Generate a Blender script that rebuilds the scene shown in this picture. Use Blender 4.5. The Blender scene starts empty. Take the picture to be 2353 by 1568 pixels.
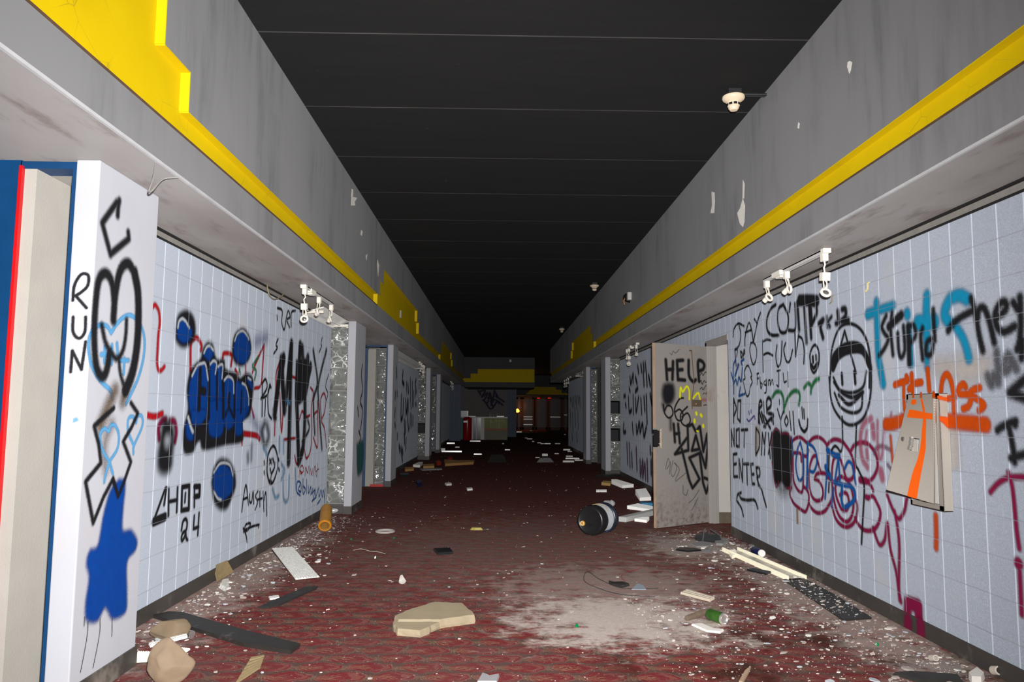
import bpy, bmesh, math, random
import numpy as np
from mathutils import Vector, Matrix, noise as mnoise

# ------------------------------------------------------------------ camera, world, flash, exposure
SC = bpy.context.scene
COL = SC.collection
FPX, PITCH, YAW, ROLL, HC = 1724.83, 0.0933404, 0.0165018, 0.0077457, 1.33
CX, CY = 2353 / 2, 1568 / 2

def cam_axes():
    f = Vector((math.sin(YAW) * math.cos(PITCH), math.cos(YAW) * math.cos(PITCH), math.sin(PITCH)))
    r = Vector((math.cos(YAW), -math.sin(YAW), 0.0))
    u = r.cross(f)
    c, s = math.cos(ROLL), math.sin(ROLL)
    return c * r + s * u, -s * r + c * u, f
AR, AU, AF = cam_axes()
EYE = Vector((0, 0, HC))
cam_d = bpy.data.cameras.new('camera')
cam_d.sensor_fit = 'HORIZONTAL'; cam_d.sensor_width = 36.0
cam_d.lens = FPX / 2353 * 36.0
cam_d.clip_start = 0.05; cam_d.clip_end = 200
cam = bpy.data.objects.new('camera', cam_d); COL.objects.link(cam)
cam.matrix_world = Matrix(((AR.x, AU.x, -AF.x, EYE.x), (AR.y, AU.y, -AF.y, EYE.y), (AR.z, AU.z, -AF.z, EYE.z), (0, 0, 0, 1)))
SC.camera = cam

w = bpy.data.worlds.new('world'); SC.world = w; w.use_nodes = True
w.node_tree.nodes['Background'].inputs[0].default_value = (0.25, 0.28, 0.36, 1)
w.node_tree.nodes['Background'].inputs[1].default_value = 0.012

# the photographer's flash gun, just above the lens
FLASH_W, FLASH_SMOOTH = 4300.0, 14.0
fl_d = bpy.data.lights.new('flash', 'SPOT'); fl_d.energy = FLASH_W
fl_d.spot_size = math.radians(112); fl_d.spot_blend = 1.0; fl_d.shadow_soft_size = 0.035
fl_d.color = (1.0, 0.985, 0.97)
fl_d.use_nodes = True
nt = fl_d.node_tree
lf = nt.nodes.new('ShaderNodeLightFalloff'); lf.inputs['Strength'].default_value = 1.0
lf.inputs['Smooth'].default_value = FLASH_SMOOTH
nt.links.new(lf.outputs['Quadratic'], nt.nodes['Emission'].inputs['Strength'])
fl = bpy.data.objects.new('flash', fl_d); COL.objects.link(fl)
fl.location = (0.06, 0.0, HC + 0.17)
fl.rotation_euler = (math.radians(90 + 2), 0, math.radians(5))

SC.view_settings.view_transform = 'Standard'
SC.view_settings.look = 'None'
SC.view_settings.exposure = 0.0
SC.view_settings.gamma = 1.0
SC.view_settings.use_curve_mapping = False
SC.cycles.max_bounces = 6
SC.cycles.diffuse_bounces = 3
SC.cycles.glossy_bounces = 3
SC.cycles.transparent_max_bounces = 24
SC.cycles.sample_clamp_indirect = 6.0
SC.cycles.use_denoising = True

# ------------------------------------------------------------------ pixel -> place
def ray(px, py):
    return AR * ((px - CX) / FPX) + AU * (-(py - CY) / FPX) + AF
def onX(px, py, X): d = ray(px, py); return EYE + d * (X / d.x)
def onY(px, py, Y): d = ray(px, py); return EYE + d * (Y / d.y)
def onZ(px, py, Z=0.0): d = ray(px, py); return EYE + d * ((Z - HC) / d.z)

# ------------------------------------------------------------------ materials
class NT:
    def __init__(s, name):
        s.m = bpy.data.materials.new(name); s.m.use_nodes = True
        s.t = s.m.node_tree; s.b = s.t.nodes['Principled BSDF']; s.out = s.t.nodes['Material Output']
    def n(s, typ, **k):
        nd = s.t.nodes.new(typ)
        for a, v in k.items(): setattr(nd, a, v)
        return nd
    def put(s, sock, v):
        if v is None: return
        if isinstance(v, bpy.types.NodeSocket): s.t.links.new(v, sock)
        elif isinstance(v, (tuple, list)):
            v = tuple(v)
            if sock.type == 'RGBA' and len(v) == 3: v = v + (1,)
            sock.default_value = v
        else: sock.default_value = v
    def math(s, op, a, b=None, c=None, clamp=False):
        nd = s.n('ShaderNodeMath', operation=op, use_clamp=clamp)
        s.put(nd.inputs[0], a); s.put(nd.inputs[1], b)
        if c is not None: s.put(nd.inputs[2], c)
        return nd.outputs[0]
    def mix(s, f, a, b, blend='MIX'):
        nd = s.n('ShaderNodeMix', data_type='RGBA', blend_type=blend)
        s.put(nd.inputs[0], f); s.put(nd.inputs[6], a); s.put(nd.inputs[7], b)
        return nd.outputs[2]
    def sstep(s, x, a, b):
        nd = s.n('ShaderNodeMapRange', interpolation_type='SMOOTHSTEP')
        s.put(nd.inputs[0], x); s.put(nd.inputs[1], a); s.put(nd.inputs[2], b)
        return nd.outputs[0]
    def pos(s):
        return s.n('ShaderNodeNewGeometry').outputs['Position']
    def obj(s):
        return s.n('ShaderNodeTexCoord').outputs['Object']
    def xyz(s, v):
        nd = s.n('ShaderNodeSeparateXYZ'); s.put(nd.inputs[0], v); return nd.outputs
    def comb(s, x, y, z):
        nd = s.n('ShaderNodeCombineXYZ')
        for i, v in enumerate((x, y, z)): s.put(nd.inputs[i], v)
        return nd.outputs[0]
    def scale(s, v, k):
        nd = s.n('ShaderNodeVectorMath', operation='MULTIPLY'); s.put(nd.inputs[0], v); s.put(nd.inputs[1], k); return nd.outputs[0]
    def noise(s, v, sc, det=3.0, rough=0.55):
        nd = s.n('ShaderNodeTexNoise'); s.put(nd.inputs['Vector'], v); nd.inputs['Scale'].default_value = sc
        nd.inputs['Detail'].default_value = det; nd.inputs['Roughness'].default_value = rough
        return nd.outputs['Fac']
    def voro(s, v, sc, out='Distance', feature='F1'):
        nd = s.n('ShaderNodeTexVoronoi', feature=feature); s.put(nd.inputs['Vector'], v); nd.inputs['Scale'].default_value = sc
        return nd.outputs[out]
    def white(s, v):
        nd = s.n('ShaderNodeTexWhiteNoise', noise_dimensions='3D'); s.put(nd.inputs['Vector'], v); return nd.outputs['Value']
    def bump(s, h, st=0.3, d=0.01):
        nd = s.n('ShaderNodeBump'); nd.inputs['Strength'].default_value = st; nd.inputs['Distance'].default_value = d
        s.put(nd.inputs['Height'], h); s.t.links.new(nd.outputs[0], s.b.inputs['Normal'])
    def base(s, c): s.put(s.b.inputs['Base Color'], c)
    def set(s, rough=None, metal=None, spec=None, trans=None, ior=None, alpha=None, drough=None):
        for k, v in (('Roughness', rough), ('Metallic', metal), ('Specular IOR Level', spec), ('Transmission Weight', trans), ('IOR', ior), ('Alpha', alpha), ('Diffuse Roughness', drough)):
            if v is not None: s.put(s.b.inputs[k], v)

def mul(c, k): return tuple(min(1.0, x * k) for x in c)

MATS = {}
def plain(name, c, rough=0.6, metal=0.0, spec=0.4, var=0.12, sc=9.0, bump=0.0, bsc=60.0, dirt=None, dirt_amt=0.0, dr=0.25):
    """painted / plain surface with a little mottling, optional dirt blotches"""
    if name in MATS: return MATS[name]
    N = NT(name); p = N.pos()
    f = N.noise(p, sc, 5)
    col = N.mix(f, mul(c, 1 - var), mul(c, 1 + var))
    if dirt is not None:
        d = N.sstep(N.noise(p, sc * 0.45, 6, 0.65), 0.62 - dirt_amt * 0.3, 0.80 - dirt_amt * 0.2)
        col = N.mix(d, col, dirt)
    N.base(col); N.set(rough=rough, metal=metal, spec=spec, drough=dr)
    if bump: N.bump(N.noise(p, bsc, 4), bump, 0.004)
    MATS[name] = N.m
    return N.m

def joints(N, ax, off, lw=0.0035):
    """8 inch block joints on a wall; returns (vertical joint, horizontal joint, cell tint, height)"""
    off, TILE, zo = off
    x, y, z = N.xyz(N.pos())[:3]
    a = N.math('DIVIDE', N.math('SUBTRACT', (x, y)[ax], off), TILE)
    wob = N.math('MULTIPLY', N.math('SUBTRACT', N.noise(N.pos(), 5.0, 2), 0.5), 0.03)
    b = N.math('DIVIDE', N.math('SUBTRACT', z, zo), TILE)
    fa = N.math('SUBTRACT', 0.5, N.math('ABSOLUTE', N.math('SUBTRACT', N.math('FRACT', N.math('ADD', a, wob)), 0.5)))
    fb = N.math('SUBTRACT', 0.5, N.math('ABSOLUTE', N.math('SUBTRACT', N.math('FRACT', N.math('ADD', b, wob)), 0.5)))
    l = lw / TILE
    jv = N.math('SUBTRACT', 1.0, N.sstep(fa, l * 0.9, l * 2.0))
    jh = N.math('SUBTRACT', 1.0, N.sstep(fb, l * 0.4, l * 1.4))
    cell = N.comb(N.math('FLOOR', a), N.math('FLOOR', b), ax * 7.3)
    tint = N.white(cell)
    h = N.sstep(fb, 0, l * 2.0)
    return jv, jh, tint, h

def tile_mat(name, ax, off, c=(0.40, 0.43, 0.475)):
    N = NT(name); p = N.pos()
    jv, jh, tint, h = joints(N, ax, off)
    fine = N.noise(p, 160, 3, 0.7); mid = N.noise(p, 2.2, 5, 0.6)
    col = N.mix(tint, mul(c, 0.95), mul(c, 1.05))
    col = N.mix(N.sstep(fine, 0.35, 0.68), mul(c, 0.80), col)
    col = N.mix(N.math('MULTIPLY', N.sstep(N.noise(p, 60, 3, 0.6), 0.55, 0.75), 0.35), col, mul(c, 1.25))
    col = N.mix(N.sstep(mid, 0.52, 0.78), col, (c[0] * 0.98, c[1] * 0.92, c[2] * 0.84))
    col = N.mix(N.math('MULTIPLY', jv, 0.9), col, mul(c, 1.55))  # pale painted mortar, brightened for the light it catches
    col = N.mix(N.math('MULTIPLY', jh, N.math('MULTIPLY_ADD', N.noise(p, 3.0, 3), 1.0, 0.0)), col, (0.17, 0.175, 0.19))  # thin shadow of the horizontal joints put in as dark colour
    N.base(col); N.set(rough=0.55, spec=0.3, drough=1.0)
    hh = N.math('ADD', N.math('MULTIPLY', h, 1.0), N.math('MULTIPLY', fine, 0.18))
    N.bump(hh, 0.25, 0.005)
    return N.m

def spray_mat(name, c, rough=0.45, ax=None, off=None, op=1.0, thin=0.6, mottle=0.18):
    N = NT(name); p = N.pos()
    at = N.n('ShaderNodeAttribute'); at.attribute_name = 'paint'
    a = at.outputs['Fac']
    sp = N.math('SUBTRACT', N.noise(p, 330, 2, 0.7), 0.5)
    edge = N.math('MULTIPLY', N.math('MULTIPLY', a, N.math('SUBTRACT', 1.0, a)), 4.0)
    a2 = N.math('ADD', a, N.math('MULTIPLY', N.math('MULTIPLY', sp, 1.5), edge), clamp=True)
    body = N.math('MULTIPLY_ADD', N.noise(p, 14, 4, 0.6), 2 * (1 - op), 1 - 2 * (1 - op) + (1 - op) * 0.8, clamp=True)
    a2 = N.math('MULTIPLY', a2, body)
    if ax is not None:
        jv, jh, tint, h = joints(N, ax, off)
        j = N.math('MAXIMUM', N.math('MULTIPLY', jv, thin), N.math('MULTIPLY', jh, thin * 0.8))
        a2 = N.math('MULTIPLY', a2, N.math('SUBTRACT', 1.0, j))
    col = N.mix(N.noise(p, 22, 4), mul(c, 1 - mottle), mul(c, 1 + mottle))
    N.base(col); N.set(rough=0.6, spec=0.15, alpha=a2)
    return N.m

# ------------------------------------------------------------------ mesh building
class MB:
    def __init__(s): s.v = []; s.f = []; s.M = Matrix.Identity(4)
    def add(s, vs, fs):
        o = len(s.v)
        s.v += [tuple(s.M @ Vector(v)) for v in vs]; s.f += [tuple(i + o for i in f) for f in fs]
        return s
    def box(s, x0, x1, y0, y1, z0, z1):
        return s.add([(x0, y0, z0), (x1, y0, z0), (x1, y1, z0), (x0, y1, z0), (x0, y0, z1), (x1, y0, z1), (x1, y1, z1), (x0, y1, z1)],
                     [(3, 2, 1, 0), (4, 5, 6, 7), (0, 1, 5, 4), (1, 2, 6, 5), (2, 3, 7, 6), (3, 0, 4, 7)])
    def prism(s, pts, z0, z1, top=1.0):
        """polygon in xy extruded in z"""
        n = len(pts); cx = sum(p[0] for p in pts) / n; cy = sum(p[1] for p in pts) / n
        vs = [(p[0], p[1], z0) for p in pts] + [(cx + (p[0] - cx) * top, cy + (p[1] - cy) * top, z1) for p in pts]
        fs = [tuple(range(n - 1, -1, -1)), tuple(range(n, 2 * n))] + [(i, (i + 1) % n, n + (i + 1) % n, n + i) for i in range(n)]
        return s.add(vs, fs)
    def tube(s, path, r, seg=8, cap=True):
        path = [Vector(p) for p in path]; n = len(path); vs = []; fs = []
        rr = r if isinstance(r, (list, tuple)) else [r] * n
        up = Vector((0, 0, 1)); prev = None
        for i, p in enumerate(path):
            t = (path[min(i + 1, n - 1)] - path[max(i - 1, 0)]).normalized()
            a = prev if prev is not None else (up if abs(t.z) < 0.9 else Vector((1, 0, 0)))
            a = (a - t * a.dot(t))
            if a.length < 1e-5: a = t.orthogonal()
            a.normalize(); prev = a; b = t.cross(a)
            for k in range(seg):
                q = 2 * math.pi * k / seg
                vs.append(p + (a * math.cos(q) + b * math.sin(q)) * rr[i])
        for i in range(n - 1):
            for k in range(seg):
                k2 = (k + 1) % seg
                fs.append((i * seg + k, i * seg + k2, (i + 1) * seg + k2, (i + 1) * seg + k))
        if cap: fs += [tuple(range(seg - 1, -1, -1)), tuple(range((n - 1) * seg, n * seg))]
        return s.add(vs, fs)
    def lathe(s, prof, seg=32):
        """profile [(r,z)...] about z"""
        n = len(prof); vs = []; fs = []
        for r, z in prof:
            for k in range(seg):
                q = 2 * math.pi * k / seg; vs.append((max(r, 1e-5) * math.cos(q), max(r, 1e-5) * math.sin(q), z))
        for i in range(n - 1):
            for k in range(seg):
                k2 = (k + 1) % seg; fs.append((i * seg + k, i * seg + k2, (i + 1) * seg + k2, (i + 1) * seg + k))
        return s.add(vs, fs)
    def disc(s, r, z, seg=32, flip=False):
        ids = tuple(range(seg)); return s.add([(r * math.cos(2 * math.pi * k / seg), r * math.sin(2 * math.pi * k / seg), z) for k in range(seg)], [ids[::-1] if flip else ids])
    def build(s, name, m, parent=None, smooth=False, bevel=0.0, seg=2):
        me = bpy.data.meshes.new(name); me.from_pydata(s.v, [], s.f)
        bm = bmesh.new(); bm.from_mesh(me); bmesh.ops.recalc_face_normals(bm, faces=bm.faces[:]); bm.to_mesh(me); bm.free()
        me.materials.append(m)
        if smooth: me.shade_smooth()
        o = bpy.data.objects.new(name, me); COL.objects.link(o)
        if parent: o.parent = parent
        if bevel:
            b = o.modifiers.new('bevel', 'BEVEL'); b.width = bevel; b.segments = seg; b.limit_method = 'ANGLE'
        if smooth:
            try:
                me.set_sharp_from_angle(angle=math.radians(40))
            except Exception: pass
        return o

def RX(a): return Matrix.Rotation(a, 4, 'X')
def RY(a): return Matrix.Rotation(a, 4, 'Y')
def RZ(a): return Matrix.Rotation(a, 4, 'Z')
def TR(x, y, z): return Matrix.Translation((x, y, z))
def align(p, q):
    """matrix that sends local z axis from p towards q"""
    d = (Vector(q) - Vector(p)); return Matrix.Translation(p) @ d.to_track_quat('Z', 'Y').to_matrix().to_4x4(), d.length

def struct(name, mb, m, parent=None, **k):
    o = mb.build(name, m, parent, **k)
    if parent is None: o['kind'] = 'structure'
    return o
def sroot(name, loc=(0, 0, 0)):
    o = bpy.data.objects.new(name, None); COL.objects.link(o); o.location = loc; o.empty_display_size = 0.1; o['kind'] = 'structure'
    return o
def tag(o, label, cat, group=None, kind=None):
    o['label'] = label; o['category'] = cat
    if group: o['group'] = group
    if kind: o['kind'] = kind
    return o
def thing(name, label, cat, loc=(0, 0, 0), rz=0.0, group=None, tilt=(0, 0)):
    o = bpy.data.objects.new(name, None); COL.objects.link(o); o.empty_display_size = 0.1
    o.location = loc; o.rotation_euler = (tilt[0], tilt[1], rz)
    return tag(o, label, cat, group)
def dup(root, loc, rz, label=None, group=None):
    r = root.copy(); COL.objects.link(r); r.location = loc; r.rotation_euler = (root.rotation_euler[0], root.rotation_euler[1], rz)
    if label: r['label'] = label
    if group: r['group'] = group
    for ch in list(root.children):
        c = ch.copy(); COL.objects.link(c); c.parent = r
        for g in ch.children:
            d = g.copy(); COL.objects.link(d); d.parent = c
    return r

# ------------------------------------------------------------------ spray paint: strokes traced onto a wall plane
class Plane:
    """a vertical surface: point o, unit direction u along it, paint stands off along n"""
    def __init__(s, o, u, n, parent=None, ax=None, off=None):
        s.o = Vector(o); s.u = Vector(u); s.n = Vector(n); s.parent = parent; s.ax = ax; s.off = off; s.layer = 0
    def uv(s, px, py):
        d = ray(px, py); t = (s.o - EYE).dot(s.n) / d.dot(s.n); q = EYE + d * t
        return (q - s.o).dot(s.u), q.z
    def xyz(s, u, v, lift): return s.o + s.u * u + s.n * lift + Vector((0, 0, v - s.o.z))

def crop(x0, y0, k):
    return lambda x, y: (x0 + x / k, y0 + y / k)

def spline(pts, smooth):
    p = np.array(pts, float)
    if len(p) < 3 or not smooth: return p
    q = np.vstack([2 * p[0] - p[1], p, 2 * p[-1] - p[-2]]); out = []
    for i in range(1, len(q) - 2):
        a, b, c, d = q[i - 1:i + 3]
        for t in np.linspace(0, 1, 7)[:-1]:
            out.append(0.5 * (2 * b + (c - a) * t + (2 * a - 5 * b + 4 * c - d) * t * t + (3 * b - 3 * c + d - a) * t ** 3))
    out.append(q[-2]); return np.array(out)

PAINTS = {}
def paint(plane, name, label, color, cr, strokes='', w=0.04, soft=None, fills='', smooth=True, op=0.96, cell=None, thin=0.6, fade=1.0):
    """strokes / fills: 'x,y x,y ...|x,y ...' in crop pixels; a stroke may start with 'w.05:' for its own width, '-' for straight"""
    soft = soft if soft is not None else max(0.009, w * 0.42)
    segs = []; polys = []; U = []
    def parse(st): return [tuple(map(float, q.split(','))) for q in st.split()]
    for st in [q.strip() for q in strokes.split('|') if q.strip()]:
        ww = w; sm = smooth
        if st[0] == 'w': hd, st = st.split(':'); ww = float(hd[1:])
        if st[0] == '-': sm = False; st = st[1:]
        if st[0] == '+': st = st[1:]
        P = spline(parse(st), sm); uv = np.array([plane.uv(*cr(x, y)) for x, y in P])
        if len(uv) == 1: uv = np.vstack([uv, uv + 1e-4])
        segs.append((uv, ww)); U.append(uv)
    for st in [q.strip() for q in fills.split('|') if q.strip()]:
        sm = True
        if st[0] == '-': sm = False; st = st[1:]
        pp = parse(st); P = spline(pp + [pp[0]], sm); uv = np.array([plane.uv(*cr(x, y)) for x, y in P])
        polys.append(uv); U.append(uv)
    allp = np.vstack(U); mw = max([q[1] for q in segs] + [0]) / 2 + soft + 0.01
    lo = allp.min(0) - mw; hi = allp.max(0) + mw
    lo[1] = max(lo[1], 0.003)
    cell = cell or min(0.03, max(0.006, min([q[1] for q in segs] + [0.06]) * 0.28))
    nx = int((hi[0] - lo[0]) / cell) + 2; ny = int((hi[1] - lo[1]) / cell) + 2
    gx = lo[0] + np.arange(nx) * cell; gy = lo[1] + np.arange(ny) * cell
    A = np.zeros((ny, nx))
    for uv, ww in segs:
        r = ww / 2 + soft
        for (x1, y1), (x2, y2) in zip(uv[:-1], uv[1:]):
            i0 = max(int((min(x1, x2) - r - lo[0]) / cell), 0); i1 = min(int((max(x1, x2) + r - lo[0]) / cell) + 2, nx)
            j0 = max(int((min(y1, y2) - r - lo[1]) / cell), 0); j1 = min(int((max(y1, y2) + r - lo[1]) / cell) + 2, ny)
            if i1 <= i0 or j1 <= j0: continue
            X, Y = np.meshgrid(gx[i0:i1], gy[j0:j1])
            dx, dy = x2 - x1, y2 - y1; L = dx * dx + dy * dy + 1e-12
            t = np.clip(((X - x1) * dx + (Y - y1) * dy) / L, 0, 1)
            d = np.hypot(X - x1 - t * dx, Y - y1 - t * dy)
            a = np.clip((ww / 2 + soft - d) / (2 * soft), 0, 1); a = a * a * (3 - 2 * a)
            A[j0:j1, i0:i1] = np.maximum(A[j0:j1, i0:i1], a)
    for uv in polys:
        X, Y = np.meshgrid(gx, gy); ins = np.zeros(X.shape, bool); D = np.full(X.shape, 9.0)
        for (x1, y1), (x2, y2) in zip(uv, np.roll(uv, -1, 0)):
            dx, dy = x2 - x1, y2 - y1; L = dx * dx + dy * dy + 1e-12
            t = np.clip(((X - x1) * dx + (Y - y1) * dy) / L, 0, 1)
            D = np.minimum(D, np.hypot(X - x1 - t * dx, Y - y1 - t * dy))
            c = (y1 > Y) != (y2 > Y)
            with np.errstate(divide='ignore', invalid='ignore'):
                ins ^= c & (X < dx * (Y - y1) / (dy if dy else 1e-9) + x1)
        sd = np.where(ins, D, -D); a = np.clip((sd + soft) / (2 * soft), 0, 1); a = a * a * (3 - 2 * a)
        A = np.maximum(A, a)
    A *= fade
    q = np.maximum(np.maximum(A[:-1, :-1], A[1:, :-1]), np.maximum(A[:-1, 1:], A[1:, 1:])) > 0.004
    jj, ii = np.nonzero(q)
    if len(jj) == 0: return None
    quads = np.stack([jj * nx + ii, jj * nx + ii + 1, (jj + 1) * nx + ii + 1, (jj + 1) * nx + ii], 1)
    used, inv = np.unique(quads, return_inverse=True); inv = inv.reshape(-1, 4)
    plane.layer += 1
    lift = 0.0012 + 0.00025 * plane.layer
    jy, ix = used // nx, used % nx
    o = np.array(plane.o); u = np.array(plane.u); n = np.array(plane.n)
    V = o + np.outer(gx[ix], u) + n * lift; V[:, 2] = gy[jy]
    me = bpy.data.meshes.new(name); me.vertices.add(len(V)); me.vertices.foreach_set('co', V.astype(np.float32).ravel())
    me.loops.add(len(inv) * 4); me.loops.foreach_set('vertex_index', inv.astype(np.int32).ravel())
    me.polygons.add(len(inv)); me.polygons.foreach_set('loop_start', np.arange(0, len(inv) * 4, 4, dtype=np.int32))
    me.update(calc_edges=True)
    at = me.attributes.new('paint', 'FLOAT', 'POINT'); at.data.foreach_set('value', A[jy, ix].astype(np.float32))
    key = (color, plane.ax, plane.off, op, thin)
    if key not in PAINTS: PAINTS[key] = spray_mat('spray_paint_%d' % len(PAINTS), color, ax=plane.ax, off=plane.off, op=op, thin=thin)
    me.materials.append(PAINTS[key])
    ob = bpy.data.objects.new(name, me); COL.objects.link(ob); ob.parent = plane.parent; ob['label'] = label
    if plane.parent: ob.matrix_parent_inverse = plane.parent.matrix_basis.inverted()
    return ob
BLACK = (0.012, 0.012, 0.014); RED = (0.42, 0.008, 0.014); BLUE = (0.002, 0.048, 0.27); SKY = (0.10, 0.33, 0.60); ORANGE = (0.52, 0.062, 0.002)
CRIM = (0.21, 0.006, 0.05); GREEN = (0.01, 0.17, 0.045); TEAL = (0.006, 0.24, 0.42); YEL = (0.75, 0.72, 0.02); PALE = (0.50, 0.55, 0.60)
PINK = (0.42, 0.06, 0.13); MBLUE = (0.004, 0.085, 0.33); CREAM = (0.55, 0.49, 0.44); VIOLET = (0.10, 0.06, 0.30); BROWN = (0.12, 0.075, 0.035)

# ================================================================== THE SETTING
XL, XR = -2.20, 2.56            # block walls
PL, PR = -1.88, 2.245           # wing wall faces
FL, FR = -1.62, 2.05            # bulkhead faces
ZS, ZC = 2.49, 3.82             # soffit underside, ceiling
OFFL, OFFR = (4.89, 0.2062, -0.019), (4.165, 0.2032, 0.0)
OFFX = (-2.2, 0.2032, 0.0)

# materials of the shell
M_TL = tile_mat('block_wall_left_paint', 1, OFFL, (0.262, 0.287, 0.332))
M_TR = tile_mat('block_wall_right_paint', 1, OFFR, (0.262, 0.286, 0.335))
M_TX = tile_mat('block_wall_cross_dimmed', 0, OFFX, (0.12, 0.155, 0.23))  # same blue block paint, its colour darkened for the dim far end
M_PIL = plain('pale_lavender_paint', (0.37, 0.375, 0.41), 0.5, var=0.06, sc=3, bump=0.08, bsc=90, dirt=(0.40, 0.37, 0.36), dirt_amt=0.2)
M_BASE = plain('dark_rubber_base', (0.045, 0.04, 0.036), 0.5, var=0.3, sc=5, dirt=(0.17, 0.15, 0.13), dirt_amt=0.25)
M_GREY = None
def grey_mat():
    N = NT('grey_bulkhead_paint'); p = N.pos(); st = N.noise(N.scale(p, (1, 1.6, 0.25)), 3.2, 6, 0.65)
    c = N.mix(N.sstep(st, 0.42, 0.75), (0.128, 0.128, 0.132), (0.088, 0.088, 0.091))
    c = N.mix(N.sstep(N.noise(N.scale(p, (1, 7, 0.5)), 2.0, 5, 0.7), 0.62, 0.78), c, (0.075, 0.074, 0.075))
    c = N.mix(N.sstep(N.noise(p, 0.9, 4), 0.35, 0.65), c, mul((0.128, 0.128, 0.132), 1.06))
    N.base(c); N.set(rough=0.62, spec=0.3, drough=0.6); N.bump(N.noise(p, 40, 4), 0.08, 0.004); return N.m
M_GREY = grey_mat()
def yellow_mat():
    N = NT('yellow_inset_paint'); p = N.pos()
    c = N.mix(N.noise(p, 3, 5), (0.50, 0.345, 0.0005), (0.60, 0.43, 0.001))
    cr = N.math('SUBTRACT', 1.0, N.sstep(N.voro(p, 5, 'Distance', 'DISTANCE_TO_EDGE'), 0.0, 0.012))
    c = N.mix(N.math('MULTIPLY', cr, N.sstep(N.noise(p, 2.1, 3), 0.5, 0.7)), c, (0.33, 0.24, 0.01))
    N.base(c); N.set(rough=0.7, spec=0.15, drough=0.15); N.bump(N.noise(p, 120, 3), 0.12, 0.003); return N.m
M_YEL = yellow_mat()
def soffit_mat():
    N = NT('stained_white_soffit_board'); p = N.pos()
    s1 = N.sstep(N.noise(N.scale(p, (2.2, 0.55, 1)), 2.0, 6, 0.7), 0.50, 0.70)
    s2 = N.sstep(N.noise(N.scale(p, (1, 0.4, 1)), 0.9, 4), 0.35, 0.7)
    c = N.mix(s2, (0.165, 0.155, 0.152), (0.115, 0.102, 0.097))
    c = N.mix(N.math('MULTIPLY', s1, 0.85), c, (0.085, 0.065, 0.058))
    N.base(c); N.set(rough=0.55, spec=0.3, drough=1.0); N.bump(N.noise(p, 60, 4), 0.06, 0.003); return N.m
M_SOF = soffit_mat()
M_BLUE = plain('deep_blue_gloss_paint', (0.002, 0.034, 0.105), 0.5, var=0.15)
M_RED = plain('bright_red_paint', (0.42, 0.004, 0.006), 0.4, var=0.12)
M_CRM = plain('cream_block_paint', (0.33, 0.31, 0.28), 0.6, var=0.1, sc=5, bump=0.35, bsc=120)
M_DARK = plain('dark_store_paint', (0.05, 0.05, 0.055), 0.8)
M_DUST = plain('unpainted_grey_joint', (0.20, 0.185, 0.17), 0.8, var=0.25, sc=20)
M_GAP = plain('black_gap', (0.008, 0.007, 0.007), 0.9)
M_CHIP = plain('white_plaster', (0.62, 0.59, 0.55), 0.8, var=0.1, sc=30, bump=0.3)

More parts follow.
